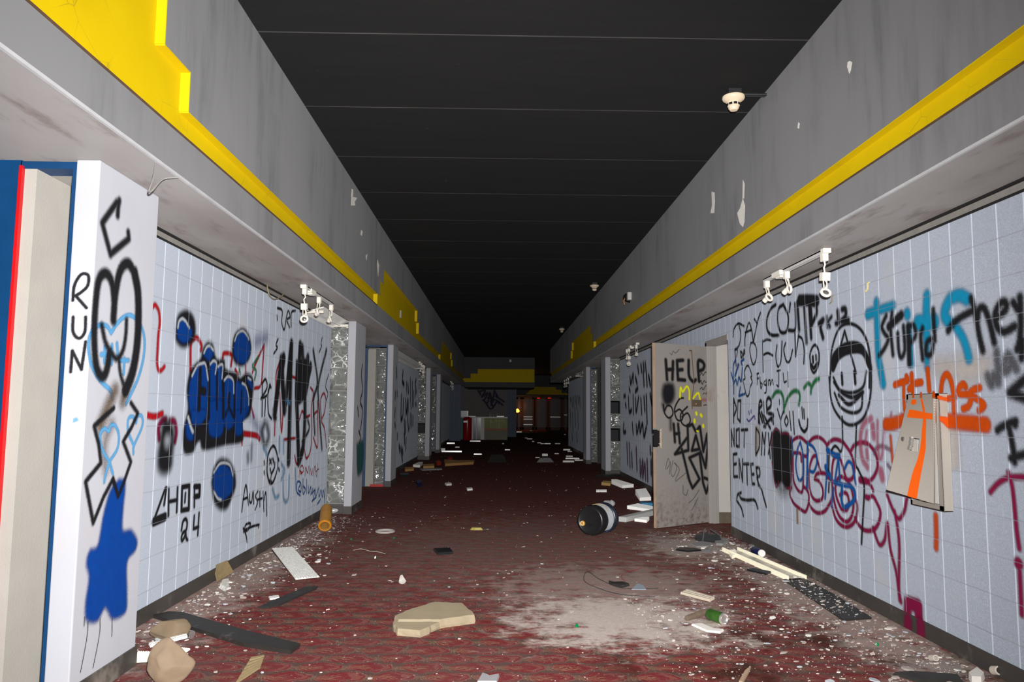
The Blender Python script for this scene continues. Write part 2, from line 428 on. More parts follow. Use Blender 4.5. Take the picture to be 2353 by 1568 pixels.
# ---- floor: worn carpet
def carpet():
    N = NT('worn_red_carpet'); p = N.pos(); x, y, z = N.xyz(p)[:3]
    wx = N.math('MULTIPLY', N.math('SUBTRACT', N.noise(p, 10, 5), 0.5), 0.12)
    wy = N.math('MULTIPLY', N.math('SUBTRACT', N.noise(N.scale(p, (1.1, 0.9, 1)), 11, 5), 0.5), 0.11)
    CW, CHh = 0.265, 0.142
    b = N.math('DIVIDE', N.math('ADD', y, wy), CHh); row = N.math('FLOOR', b); fb = N.math('SUBTRACT', N.math('FRACT', b), 0.5)
    a = N.math('ADD', N.math('DIVIDE', N.math('ADD', x, wx), CW), N.math('MULTIPLY', N.math('MODULO', row, 2.0), 0.5))
    fa = N.math('SUBTRACT', N.math('FRACT', N.math('ADD', a, 40.0)), 0.5)
    # scallop lobe with paler arc bands, and the leaf fan that springs from its left tip
    dl = N.math('SQRT', N.math('ADD', N.math('POWER', N.math('MULTIPLY', N.math('SUBTRACT', fa, 0.06), 0.98), 2.0), N.math('POWER', N.math('MULTIPLY', fb, 0.90), 2.0)))
    lobe = N.math('SUBTRACT', 1.0, N.sstep(dl, 0.40, 0.50))
    right = N.sstep(fa, 0.02, 0.22)
    rim = N.math('MULTIPLY', N.math('SUBTRACT', 1.0, N.sstep(N.math('ABSOLUTE', N.math('SUBTRACT', dl, 0.43)), 0.012, 0.035)), right)
    rim2 = N.math('MULTIPLY', N.math('SUBTRACT', 1.0, N.sstep(N.math('ABSOLUTE', N.math('SUBTRACT', dl, 0.30)), 0.03, 0.07)), right)
    ang = N.math('ARCTAN2', fb, N.math('ADD', fa, 0.50))
    fan = N.sstep(N.math('SINE', N.math('MULTIPLY', ang, 19.0)), -0.3, 0.6)
    leaf = N.math('MULTIPLY', N.math('MULTIPLY', fan, N.math('SUBTRACT', 1.0, N.sstep(fa, -0.05, 0.16))), N.math('SUBTRACT', 1.0, N.sstep(N.math('ABSOLUTE', N.math('ADD', fb, 0.05)), 0.14, 0.30)))
    red, tan, bg = (0.215, 0.026, 0.030), (0.33, 0.19, 0.115), (0.120, 0.070, 0.058)
    c = N.mix(lobe, bg, red)
    c = N.mix(N.math('MULTIPLY', rim2, 0.55), c, (0.30, 0.125, 0.095)); c = N.mix(N.math('MULTIPLY', rim, 0.7), c, (0.24, 0.14, 0.11))
    c = N.mix(N.math('MULTIPLY', leaf, 0.85), c, tan)
    pile = N.noise(p, 260, 2, 0.7); c = N.mix(N.math('MULTIPLY', N.sstep(pile, 0.4, 0.75), 0.35), c, mul(red, 0.5))
    # wear, damp, plaster dust
    c = N.mix(N.math('MULTIPLY', N.sstep(N.noise(p, 0.9, 6, 0.6), 0.42, 0.75), 0.5), c, (0.15, 0.085, 0.08))
    fz = N.sstep(N.noise(p, 55, 5, 0.75), 0.52, 0.74); c = N.mix(N.math('MULTIPLY', fz, 0.5), c, (0.25, 0.16, 0.135))
    c = N.mix(N.math('MULTIPLY', N.sstep(N.noise(p, 17, 6, 0.7), 0.5, 0.72), 0.4), c, (0.085, 0.045, 0.04))
    wet = N.math('MULTIPLY', N.sstep(N.noise(N.scale(p, (1, 0.8, 1)), 1.7, 6, 0.6), 0.50, 0.60), N.math('MULTIPLY', N.sstep(x, 0.35, 0.9), N.math('SUBTRACT', 1.0, N.sstep(y, 4.4, 5.2))))
    c = N.mix(N.math('MULTIPLY', wet, 0.85), c, (0.05, 0.014, 0.007))
    def patch(cx, cy, rx, ry, soft=0.9):
        d = N.math('SQRT', N.math('ADD', N.math('POWER', N.math('DIVIDE', N.math('SUBTRACT', x, cx), rx), 2.0), N.math('POWER', N.math('DIVIDE', N.math('SUBTRACT', y, cy), ry), 2.0)))
        nz = N.math('MULTIPLY', N.math('SUBTRACT', N.noise(N.scale(p, (0.8, 1.0, 1)), 5.5, 8, 0.74), 0.5), 4.2)
        return N.math('SUBTRACT', 1.0, N.sstep(N.math('ADD', d, nz), 0.45, 0.45 + soft))
    dust = N.math('MAXIMUM', N.math('MULTIPLY', patch(0.80, 5.0, 0.68, 0.62), 1.0), N.math('MULTIPLY', patch(0.85, 5.9, 0.9, 0.9), 0.42))
    dust = N.math('MAXIMUM', dust, N.math('MULTIPLY', patch(1.95, 7.6, 0.55, 0.8), 0.75))
    dust = N.math('MAXIMUM', dust, N.math('MULTIPLY', patch(-2.05, 6.6, 0.33, 2.6), 0.5))
    dust = N.math('MAXIMUM', dust, N.math('MULTIPLY', patch(2.35, 5.6, 0.4, 2.2), 0.55))
    dust = N.math('MAXIMUM', dust, N.math('MULTIPLY', patch(0.5, 7.6, 1.6, 1.6, 1.6), 0.14))
    c = N.mix(dust, c, N.mix(N.noise(p, 30, 4), (0.50, 0.41, 0.365), (0.78, 0.68, 0.62)))
    bits = N.voro(N.scale(p, (1, 1, 0)), 34, 'Distance'); rnd = N.voro(N.scale(p, (1, 1, 0)), 34, 'Color')
    keep = N.math('GREATER_THAN', N.xyz(rnd)[0], N.math('SUBTRACT', 0.86, N.math('MULTIPLY', N.noise(p, 0.7, 3), 0.34)))
    bit = N.math('MULTIPLY', N.math('LESS_THAN', bits, N.math('MULTIPLY_ADD', N.xyz(rnd)[1], 0.16, 0.05)), keep)
    c = N.mix(N.math('MULTIPLY', bit, 0.8), c, (0.42, 0.36, 0.32))
    b2 = N.voro(N.scale(p, (1, 0.8, 0)), 95, 'Distance'); r2 = N.xyz(N.voro(N.scale(p, (1, 0.8, 0)), 95, 'Color'))
    k2 = N.math('GREATER_THAN', r2[0], N.math('SUBTRACT', 0.97, N.math('MULTIPLY', N.noise(p, 1.3, 4), 0.32)))
    bit2 = N.math('MULTIPLY', N.math('LESS_THAN', b2, N.math('MULTIPLY_ADD', r2[1], 0.22, 0.06)), k2)
    c = N.mix(N.math('MULTIPLY', bit2, 0.75), c, (0.46, 0.37, 0.33))
    N.base(c); N.set(rough=0.85, spec=0.15)
    N.bump(N.math('ADD', pile, N.math('MULTIPLY', bit, 0.8)), 0.5, 0.006); return N.m
struct('floor', MB().box(-9, 9, -4, 62, -0.1, 0.0), carpet())

# ---- ceiling: black boards with visible seams
def ceil_mat():
    N = NT('black_ceiling_boards'); p = N.pos(); x, y, z = N.xyz(p)[:3]
    wy = N.math('MULTIPLY', N.math('SUBTRACT', N.noise(N.scale(p, (0.6, 0, 0)), 1.2, 2), 0.5), 0.02)
    f = N.math('FRACT', N.math('ADD', N.math('DIVIDE', N.math('SUBTRACT', N.math('ADD', y, wy), 4.785), 1.22), 8.0))
    d = N.math('MINIMUM', f, N.math('SUBTRACT', 1.0, f))
    seam = N.math('SUBTRACT', 1.0, N.sstep(d, 0.002, 0.009))
    c = N.mix(N.noise(N.scale(p, (0.4, 2.5, 1)), 2.5, 6, 0.7), (0.0055, 0.0055, 0.0057), (0.0095, 0.0093, 0.0093))
    c = N.mix(N.math('MULTIPLY', seam, N.math('MULTIPLY_ADD', N.noise(N.scale(p, (1, 0.01, 1)), 2.5, 4), 0.9, 0.05)), c, (0.075, 0.07, 0.07))
    far = N.sstep(y, 9, 12)
    st = N.sstep(N.noise(N.scale(p, (0.5, 5.0, 1)), 3.0, 6, 0.75), 0.60, 0.82)
    c = N.mix(N.math('MULTIPLY', N.math('MULTIPLY', st, far), 0.5), c, (0.035, 0.03, 0.03))
    fl = N.math('MULTIPLY', N.sstep(N.noise(p, 12, 5, 0.7), 0.66, 0.74), N.sstep(N.noise(N.scale(p, (0.5, 1.5, 1)), 1.3, 3), 0.60, 0.68))
    c = N.mix(N.math('MULTIPLY', fl, 0.35), c, (0.12, 0.11, 0.11))
    N.base(c); N.set(rough=0.8, spec=0.2, drough=1.0); N.bump(seam, 0.25, 0.004); return N.m
ceiling = struct('ceiling', MB().box(-9, 9, -4, 62, ZC, ZC + 0.1), ceil_mat())

# ---- block walls (front faces at XL / XR), with the raw joint that runs under the soffit
wl = struct('wall_left', MB().box(XL - 0.3, XL, 4.07, 9.8, 0, 2.42), M_TL)
wl2 = struct('wall_left', MB().box(XL - 0.3, XL, 13.95, 20.55, 0, 2.42), M_TL)
wl3 = struct('wall_left', MB().box(XL - 0.3, XL, 24.7, 33.5, 0, 2.42), M_TL)
DO0, DO1 = 8.34, 9.22           # doorway in the right wall
wr_mb = MB().box(XR, XR + 0.3, -1.0, DO0, 0, 2.42).box(XR, XR + 0.3, DO1, 15.9, 0, 2.42).box(XR, XR + 0.3, DO0, DO1, 2.17, 2.42)
wr = struct('wall_right', wr_mb, M_TR)
wr3 = struct('wall_right', MB().box(XR, XR + 0.3, 20.05, 27.8, 0, 2.42), M_TR)
for side, xx, y0, y1 in (('left', XL, 4.07, 9.8), ('left', XL, 13.95, 20.55), ('left', XL, 24.7, 33.5), ('right', XR, -1.0, 15.9), ('right', XR, 20.05, 27.8)):
    s = 1 if side == 'left' else -1
    a, b = sorted((xx - s * 0.3, xx - s * 0.012))
    t = struct('trim_1', MB().box(a, b, y0, y1, 2.42, ZS), M_DUST)
    a, b = sorted((xx - s * 0.02, xx + s * 0.010))
    struct('joint_line', MB().box(a, b, y0, y1, ZS - 0.012, ZS - 0.001).box(a, b, y0, y1, 2.42, 2.432), M_GAP, t)
for side, xx, segs in (('left', XL, ((4.07, 9.8), (13.95, 20.55), (24.7, 33.5))), ('right', XR, ((-1.0, DO0), (DO1, 15.9), (20.05, 27.8)))):
    s = 1 if side == 'left' else -1
    for y0, y1 in segs:
        a, b = sorted((xx + s * 0.0005, xx + s * 0.009))
        struct('baseboard_' + side, MB().box(a, b, y0, y1, 0, 0.098), M_BASE, bevel=0.002)

# ---- bulkheads: lower strip, upper face, yellow inset with stepped panels over the shop fronts
def bulkhead(name, s, face, back, ivals, y1, caps):
    """ivals: (y0,y1,top of inset); s=+1 for the left bulkhead (face looks to +x)"""
    def bx(mb, x0, x1, *r): a, b = sorted((x0, x1)); return mb.box(a, b, *r)
    low = MB(); up = MB(); yb = MB()
    bx(low, back, face, -3.0, y1, ZS + 0.004, 2.716)
    D = 0.05
    prev = None
    for y0, yy, top in ivals:
        if top is None:
            bx(up, back, face, y0, yy, 2.862, ZC); bx(yb, face - s * 0.06, face + s * 0.002, y0, yy, 2.716, 2.862); top = 2.716
        else:
            bx(up, back, face, y0, yy, top, ZC)
            bx(yb, face - s * D, face - s * 0.002, y0, yy, top - 0.006, top)           # soffit of the inset
            bx(yb, face - s * (D + 0.02), face - s * D, y0, yy, 2.716, top)             # back of the inset
        if prev is not None and abs(prev - top) > 0.01:                                 # return at the step
            lo, hi = sorted((prev, top)); d = -0.006 if prev < top else 0.006
            bx(yb, face - s * D, face - s * 0.001, *sorted((y0, y0 - d)), lo, hi)
        prev = top
    struct(name, low, M_GREY); u = struct(name, up, M_GREY); struct('yellow_inset', yb, M_YEL, u)
    return u
bl = bulkhead('bulkhead_left', 1, FL, FL - 0.35, [(-3, 3.49, 3.52), (3.49, 3.79, 3.075), (3.79, 9.84, 2.862), (9.84, 10.05, None), (10.05, 10.35, 3.075), (10.35, 14.65, 3.285),
     (14.65, 14.95, 3.075), (14.95, 20.5, 2.862), (20.5, 20.75, None), (20.75, 21.05, 3.075), (21.05, 25.4, 3.285), (25.4, 25.9, 3.075), (25.9, 34.8, 2.862)], 34.8, None)
br = bulkhead('bulkhead_right', -1, FR, FR + 0.35, [(-3, 16.26, 2.862), (16.26, 16.5, None), (16.5, 16.83, 3.075), (16.83, 21.2, 3.285), (21.2, 21.5, 3.075), (21.5, 30.3, 2.862)], 30.3, None)
struct('soffit_left', MB().box(-6, FL, -3, 34.8, ZS, ZS + 0.004), M_SOF)
struct('soffit_right', MB().box(FR, 6.4, -3, 30.3, ZS, ZS + 0.004), M_SOF)
# pale corner bead along the soffit edges, dark brown line under the yellow inset
struct('trim_2', MB().box(FL - 0.012, FL + 0.003, -3, 34.8, ZS - 0.002, ZS + 0.012), plain('pale_corner_bead', (0.36, 0.36, 0.37), 0.6, var=0.2))
struct('trim_2', MB().box(FR - 0.003, FR + 0.012, -3, 30.3, ZS - 0.002, ZS + 0.012), MATS['pale_corner_bead'])
struct('trim_3', MB().box(FL - 0.01, FL + 0.004, -3, 9.84, 2.706, 2.717), plain('dark_brown_edge', (0.075, 0.042, 0.022), 0.8, var=0.5, sc=14))
struct('trim_3', MB().box(FR - 0.004, FR + 0.01, -3, 16.26, 2.706, 2.717), MATS['dark_brown_edge'])

# paint chipped off the bulkheads: thin flakes of bare plaster
def chip_on(parent, X, s, cx_, pts, lift=0.0015):
    P = [onX(*cx_(x, y), X) for x, y in pts]
    rr = random.Random(int(pts[0][0] * 7 + pts[0][1]))
    mb = MB(); n = len(P)
    mb.add([(X + s * lift, p.y, p.z) for p in P] + [(X - s * 0.004, p.y, p.z) for p in P],
           [tuple(range(n))] + [(i, (i + 1) % n, n + (i + 1) % n, n + i) for i in range(n)])
    return mb.build('bare_plaster_patch', M_CHIP, parent)
c7 = crop(1200, 380, 3.136); c8 = crop(1600, 0, 2.45); c6l = crop(700, 380, 3.137)
for pts in (((1365, 190), (1385, 195), (1388, 260), (1382, 345), (1357, 345), (1368, 290)), ((1590, 105), (1602, 130), (1598, 240), (1588, 240)),
            ((1590, 240), (1605, 290), (1600, 410), (1590, 445), (1568, 420), (1550, 345), (1570, 310))): chip_on(br, FR, -1, c7, pts)
for pts in (((865, 343), (876, 350), (870, 395), (862, 415), (850, 375), (853, 350)), ((575, 688), (582, 695), (578, 725), (570, 720))): chip_on(br, FR, -1, c8, pts)
for pts in (((340, 170), (350, 175), (348, 225), (336, 225)), ((338, 225), (378, 235), (360, 265), (365, 290), (335, 290)), ((408, 465), (418, 480), (412, 510), (404, 500)),
            ((440, 650), (452, 640), (446, 685)), ((525, 680), (538, 720), (530, 800), (522, 720)), ((690, 1045), (698, 1050), (697, 1100), (688, 1100))): chip_on(bl, FL, 1, c6l, pts)

# ---- wing walls and glass-block side lights
def glass_mat(name, c=(0.23, 0.235, 0.225), sc=8.0):
    N = NT(name); p = N.obj(); q = N.scale(p, (1, 0.2, 1))
    dis = N.n('ShaderNodeVectorMath', operation='ADD'); tx = N.n('ShaderNodeTexNoise'); N.put(tx.inputs['Vector'], q); tx.inputs['Scale'].default_value = 6
    oi = N.n('ShaderNodeObjectInfo')
    N.put(dis.inputs[0], q); N.put(dis.inputs[1], N.scale(N.comb(N.math('MULTIPLY', tx.outputs['Fac'], 1.0), 0.0, N.math('MULTIPLY', oi.outputs['Random'], 90.0)), (0.22, 1, 1)))
    h = N.voro(dis.outputs[0], sc, 'Distance', 'SMOOTH_F1')
    vn = N.voro(dis.outputs[0], 11, 'Distance', 'DISTANCE_TO_EDGE')
    dk = N.sstep(N.noise(dis.outputs[0], 5, 3), 0.60, 0.75)
    cc = N.mix(N.math('MULTIPLY', dk, 0.8), c, mul(c, 0.18)); vl = N.math('MULTIPLY', N.math('SUBTRACT', 1.0, N.sstep(vn, 0.02, 0.10)), N.sstep(N.noise(dis.outputs[0], 3, 3), 0.42, 0.60))
    N.base(N.mix(vl, cc, (0.72, 0.73, 0.71))); N.set(rough=0.10, spec=0.9, trans=0.25, ior=1.5)  # white refraction lines of the glass put into the base colour
    N.bump(h, 1.0, 0.06); return N.m
M_GLB = glass_mat('wavy_glass_block')
M_MORT = plain('glass_block_mortar', (0.22, 0.22, 0.20), 0.8, var=0.15)
M_BACK = plain('dim_room_behind', (0.10, 0.10, 0.095), 0.9)
WINN = [0]
def block_mesh(wd, ht):
    mb = MB(); n = 12; r = 0.012
    for sgn, yb in ((1, 0.0), ):
        vs = []; fs = []
        for j in range(n + 1):
            for i in range(n + 1):
                u, v = i / n, j / n; e = min(u, 1 - u, v, 1 - v)
                vs.append(((u - 0.5) * wd, -r * min(1, e * 10) + 0.0, (v - 0.5) * ht))
        for j in range(n):
            for i in range(n):
                a = j * (n + 1) + i; fs.append((a, a + 1, a + n + 2, a + n + 1))
        mb.add(vs, fs)
    mb.box(-wd / 2, wd / 2, 0.0, 0.07, -ht / 2, ht / 2)
    return mb
def glass_panel(x0, x1, Y, z0, z1, missing=(), n=None):
    """one column of glass blocks facing down the corridor"""
    WINN[0] += 1; root = sroot('window_%d' % WINN[0], ((x0 + x1) / 2, Y, z0))
    n = n or round((z1 - z0) / 0.305); hh = (z1 - z0) / n; wd = x1 - x0
    fr = MB()
    for k in range(n + 1): fr.box(-wd / 2, wd / 2, -0.006, 0.075, k * hh - 0.009, k * hh + 0.009)
    fr.box(-wd / 2, -wd / 2 + 0.008, 0.004, 0.075, 0, z1 - z0).box(wd / 2 - 0.008, wd / 2, 0.004, 0.075, 0, z1 - z0)
    fr.build('mortar_grid', M_MORT, root)
    first = None
    for k in range(n):
        if k in missing: continue
        if first is None:
            first = block_mesh(wd - 0.016, hh - 0.018).build('glass_block', M_GLB, root, smooth=False); o = first
            for pg in o.data.polygons[:144]: pg.use_smooth = True
        else: o = first.copy(); COL.objects.link(o)
        o.parent = root; o.location = (0, 0.012, (k + 0.5) * hh)
    return root
def wing(x0, x1, y0, y1, z1=ZS, frame=None):
    """a thin wing wall with a dark base"""
    p = struct('pillar', MB().box(x0, x1, y0, y1, 0, z1), M_PIL, bevel=0.006)
    struct('base_strip', MB().box(x0 - 0.008, x1 + 0.008, y0 - 0.008, y1 + 0.008, 0, 0.10), M_BASE, p, bevel=0.002)
    return p
pil1 = wing(PL - 0.11, PL, 3.46, 4.07)
pil2 = wing(PL - 0.10, PL, 9.80, 10.52)
pil3 = wing(PL - 0.10, PL, 13.30, 13.95)
pil4 = wing(PL - 0.12, PL, 20.55, 21.25)
pil5 = wing(PL - 0.12, PL, 24.05, 24.7)
pir2 = wing(PR, PR + 0.11, 15.87, 16.55)
pir3 = wing(PR, PR + 0.11, 19.4, 20.05)
glass_panel(XL - 0.03, PL - 0.10, 9.86, 0.125, 2.45)
glass_panel(-2.185, -2.005, 13.36, 0.04, 2.42)
glass_panel(XL - 0.03, PL - 0.12, 20.62, 0.125, 2.45, missing=(2,))
glass_panel(-2.2, -2.03, 24.12, 0.05, 2.42, missing=(3,))
glass_panel(PR + 0.11, XR + 0.03, 15.93, 0.125, 2.45, missing=(2, 4))
glass_panel(PR + 0.14, XR - 0.02, 19.46, 0.05, 2.42)
struct('baseboard_left', MB().box(XL, PL - 0.10, 9.85, 9.93, 0, 0.122), M_BASE)
struct('baseboard_left', MB().box(XL, PL - 0.12, 20.6, 20.68, 0, 0.122), M_BASE)
struct('baseboard_right', MB().box(PR + 0.11, XR, 15.92, 16.0, 0, 0.122), M_BASE)
# blue shop-front frames beside the wings
def blue_frame(y, xa, xb, xc, z1=2.45, red=False):
    """xa: wing side, xb: far jamb, xc: end of blue wall strip"""
    s = 1 if xa > xb else -1
    f = MB(); a, b = sorted((xa, xa - s * 0.026)); f.box(a, b, y - 0.012, y + 0.10, 0, z1)
    a, b = sorted((xa, xc)); f.box(a, b, y - 0.012, y + 0.10, z1, z1 + 0.035)
    o = struct('trim_4', f, M_BLUE)
    return o
blue_frame(3.49, PL - 0.11, -2.245, -2.26)
blue_frame(13.33, PL - 0.10, -2.26, -2.37)
blue_frame(24.08, PL - 0.12, -2.2, -2.2)
blue_frame(19.43, PR + 0.11, 2.5, 2.5)
struct('wall_left', MB().box(-4.5, -2.256, 3.478, 3.7, 0, ZS), plain('blue_block_paint', (0.002, 0.036, 0.11), 0.4, var=0.2, bump=0.25, bsc=120))
struct('trim_5', MB().box(-2.257, -2.243, 3.462, 3.6, 0, 2.46), M_RED)
struct('trim_6', MB().box(-2.243, -2.186, 3.485, 3.56, 0, 2.45), M_CRM)
niche = struct('wall_left', MB().box(-2.5, -2.186, 3.56, 4.07, 0, 2.45).box(-2.5, -2.0, 3.56, 3.95, 2.452, ZS), M_CRM)
struct('trim_7', MB().box(-2.40, -2.335, 13.33, 13.42, 0, 2.43), M_BLUE)
struct('trim_6', MB().box(-2.335, -2.195, 13.36, 13.95, 0, 2.41), M_CRM)
struct('trim_5', MB().box(-2.24, -2.01, 13.315, 13.35, 0, 0.04), M_RED)
for a in ((-4.5, -4.4, 10.5, 13.4), (-4.5, -4.4, 21.2, 24.1), (-4.5, -4.4, -3, 3.5)): struct('wall_left', MB().box(*a, 0, ZS), M_DARK)
struct('wall_left', MB().box(-4.5, -2.4, 13.4, 13.6, 0, ZS), M_DARK); struct('wall_left', MB().box(-4.5, -2.2, 24.2, 24.4, 0, ZS), M_DARK)
struct('wall_left', MB().box(-4.5, XL - 0.05, 10.0, 10.2, 0, ZS), M_DARK)
struct('wall_right', MB().box(4.9, 5.0, 16.5, 19.5, 0, ZS), M_DARK); struct('wall_right', MB().box(XR - 0.02, 5.0, 19.55, 19.7, 0, ZS), M_DARK)
struct('wall_right', MB().box(XR + 0.05, 5.0, 16.2, 16.4, 0, ZS), M_DARK)

# ---- far end: cross bulkhead, tiled piers, back wall, glazed entrance doors
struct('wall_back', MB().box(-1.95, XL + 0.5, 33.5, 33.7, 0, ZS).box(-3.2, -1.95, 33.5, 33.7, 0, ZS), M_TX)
M_DIM = plain('dimmed_grey_paint', (0.085, 0.082, 0.085), 0.8, var=0.15, sc=1.5)  # bulkhead grey, darkened in the colour for weak light at the far end
eb = struct('bulkhead_back', MB().box(-1.62, 1.64, 34.8, 36.5, 2.43, ZC), M_DIM)
def yflat(pts, Y, th=0.05):
    P = [onY(*crop(1000, 780, 5.226)(x, y), Y) for x, y in pts]; n = len(P); mb = MB()
    return mb.add([(p.x, Y, p.z) for p in P] + [(p.x, Y + th, p.z) for p in P], [tuple(range(n)), tuple(range(2 * n - 1, n - 1, -1))] + [(i, (i + 1) % n, n + (i + 1) % n, n + i) for i in range(n)])
struct('yellow_stepped_panel', yflat([(330, 512), (330, 468), (425, 468), (425, 413), (512, 413), (512, 358), (1190, 360), (1190, 518)], 34.76), M_YEL, eb)
wb = struct('wall_back', MB().box(-6, 0.46, 39.5, 39.7, 0, ZC), plain('dirty_grey_wall', (0.20, 0.175, 0.175), 0.7, var=0.15, sc=2))
struct('pillar', MB().box(0.40, 0.90, 39.2, 39.7, 0, ZC), M_TX)
struct('bulkhead_back', MB().box(-1.62, 0.95, 36.5, 39.6, 2.45, 2.55), M_DIM)
b2 = struct('bulkhead_back', MB().box(0.9, 7.0, 52.0, 53.0, 2.42, ZC), M_DIM)
struct('yellow_stepped_panel', yflat([(1085, 662), (1190, 572), (1450, 575), (1450, 605), (1515, 608), (1515, 645), (1600, 648), (1600, 668)], 51.93), M_YEL, b2)
struct('wall_right', MB().box(7.0, 7.2, 30, 56, 0, ZC), M_DARK)
struct('wall_left', MB().box(-6.2, -6, 33.7, 40, 0, ZC), M_DARK)
struct('wall_left', MB().box(0.75, 0.9, 39.7, 56, 0, ZC), M_DARK)
M_BRN = plain('brown_door_metal', (0.10, 0.045, 0.03), 0.6, metal=0.0, var=0.2)
M_DGL = plain('dim_brown_door_glass', (0.03, 0.017, 0.011), 0.35, spec=0.3)
YD = 54.5; c5 = crop(1000, 780, 5.226)
def dx(x): return onY(*c5(x, 900), YD).x
ztop = onY(*c5(1200, 700), YD).z
struct('wall_back', MB().box(0.9, 8, YD + 0.4, YD + 0.6, 0, ZC), plain('brown_vestibule', (0.10, 0.05, 0.035), 0.8))
struct('wall_back', MB().box(0.9, 8, YD, YD + 0.2, ztop, ZC), M_DARK)
dn = 1
for x0, x1, bars in ((975, 1040, ()), (1045, 1185, (932, 960, 1025)), (1205, 1350, ()), (1365, 1520, (932,)), (1530, 1600, (905,))):
    dn += 1; r = sroot('door_%d' % dn, (dx(x0), YD, 0)); w_ = dx(x1) - dx(x0)
    MB().box(0, 0.12, 0, 0.06, 0, ztop).box(w_ - 0.12, w_, 0, 0.06, 0, ztop).box(0, w_, 0, 0.06, ztop - 0.12, ztop).box(0, w_, 0, 0.06, 0, 0.2).build('door_frame', M_BRN, r)
    MB().box(0.12, w_ - 0.12, 0.02, 0.04, 0.2, ztop - 0.12).build('door_glass', M_DGL, r)
    for b in bars:
        z = onY(*c5(1100, b), YD).z; MB().box(0.1, w_ - 0.1, -0.05, 0.0, z - 0.03, z + 0.03).build('push_bar', plain('dull_steel', (0.4, 0.36, 0.33), 0.35, metal=0.8), r)

# ================================================================== THE DOOR STANDING OPEN
HX, HY = 2.553, 9.205
FXY = Vector((1.812, 8.70, 0)); HXY = Vector((HX, HY, 0))
du = (FXY - HXY).normalized(); DW = (FXY - HXY).length
dang = math.atan2(du.y, du.x)
M_DOOR = None
def door_mat():
    N = NT('grey_beige_door_paint'); p = N.pos(); x, y, z = N.xyz(p)[:3]
    c = N.mix(N.noise(p, 2.5, 4), (0.26, 0.235, 0.218), (0.31, 0.285, 0.267))
    low = N.math('SUBTRACT', 1.0, N.sstep(N.math('ADD', z, N.math('MULTIPLY', N.noise(p, 6, 4), 0.3)), 0.15, 0.7))
    c = N.mix(N.math('MULTIPLY', low, N.math('MULTIPLY', N.sstep(N.noise(p, 18, 6, 0.7), 0.42, 0.7), 0.85)), c, (0.13, 0.085, 0.05))
    sp = N.math('LESS_THAN', N.voro(p, 26), 0.10); c = N.mix(N.math('MULTIPLY', sp, N.sstep(N.noise(p, 3, 2), 0.5, 0.6)), c, (0.09, 0.06, 0.04))
    N.base(c); N.set(rough=0.45, spec=0.4); return N.m
M_DOOR = door_mat()
door = sroot('door_1', (HX, HY, 0)); door.rotation_euler = (0, 0, dang)
# leaf with a broken-out lock opening on its free edge
hz0, hz1, hx0 = 0.93, 1.13, DW - 0.075
leaf = MB()
leaf.prism([(0.004, -0.044), (DW, -0.044), (DW, 0), (0.004, 0)], 0.012, hz0)
leaf.prism([(0.004, -0.044), (hx0, -0.044), (hx0, 0), (0.004, 0)], hz0, hz1)
leaf.prism([(0.004, -0.044), (DW, -0.044), (DW, 0), (0.004, 0)], hz1, 2.142)
leaf.build('door_leaf', M_DOOR, door)
mb = MB(); rr = random.Random(4)
for k in range(14):
    z = hz0 + (hz1 - hz0) * k / 13; e = hx0 - 0.004 + rr.uniform(-0.01, 0.03)
    for yy in (-0.030, -0.004): mb.add([(hx0 - 0.014, yy, z - 0.012), (hx0 - 0.014, yy + 0.008, z - 0.012), (hx0 - 0.014, yy + 0.008, z + 0.012), (hx0 - 0.014, yy, z + 0.012), (e + 0.012, yy + rr.uniform(0, .006), z + rr.uniform(-.012, .012))], [(0, 1, 2, 3), (0, 1, 4), (1, 2, 4), (2, 3, 4), (3, 0, 4)])
mb.build('splintered_wood', plain('pale_split_wood', (0.50, 0.40, 0.30), 0.8, var=0.35, sc=40), door)['label'] = 'pale splintered wood around the missing lock'
MB().box(hx0 - 0.005, DW - 0.004, -0.036, -0.012, hz0 + 0.01, hz1 - 0.01).build('lock_cavity', M_GAP, door)['label'] = 'dark hole where the lock was torn out'
MB().box(DW - 0.001, DW + 0.003, -0.04, -0.004, 0.012, hz0 - 0.02).box(DW - 0.001, DW + 0.003, -0.04, -0.004, hz1 + 0.02, 2.14).build('edge_strip', plain('worn_tan_door_edge', (0.36, 0.24, 0.16), 0.6, var=0.3, sc=12), door)
# surface bolt plate with its rod
d8 = crop(1420, 780, 3.4846)
nd = Vector((-math.sin(dang), math.cos(dang), 0))           # local +y
PD = Plane(HXY + nd * 0.0, du, nd, parent=door)
def dl(x, y): u, z = PD.uv(*d8(x, y)); return u, z
(a0, zt), (a1, zb) = dl(585, 485), dl(665, 540)
lo, hi = sorted((a0, a1))
pl = MB().box(lo, hi, 0.001, 0.012, zb, zt).build('bolt_plate', plain('brown_metal_plate', (0.20, 0.15, 0.11), 0.45, metal=0.5, var=0.25, sc=30), door, bevel=0.002)
u1, z1 = dl(620, 518); k = MB(); k.M = TR(u1, 0.012, z1) @ RX(-math.pi / 2); k.lathe([(0.013, 0), (0.013, 0.008), (0.006, 0.014), (0, 0.015)], 16).build('keyhole_knob', plain('brass', (0.55, 0.38, 0.12), 0.3, metal=0.9), pl)
pp = [dl(x, y) for x, y in ((585, 90), (592, 180), (605, 320), (600, 400), (588, 480), (592, 560))]
MB().tube([(u, 0.006, z) for u, z in pp], 0.0055, 8).build('bolt_rod', plain('rusty_rod', (0.14, 0.09, 0.06), 0.6, metal=0.5, var=0.4, sc=30), door, smooth=True)
u2, z2 = dl(578, 90); MB().box(u2 - 0.02, u2 + 0.02, 0, 0.01, z2 - 0.008, z2 + 0.008).build('rod_guide', MATS['rusty_rod'], door)
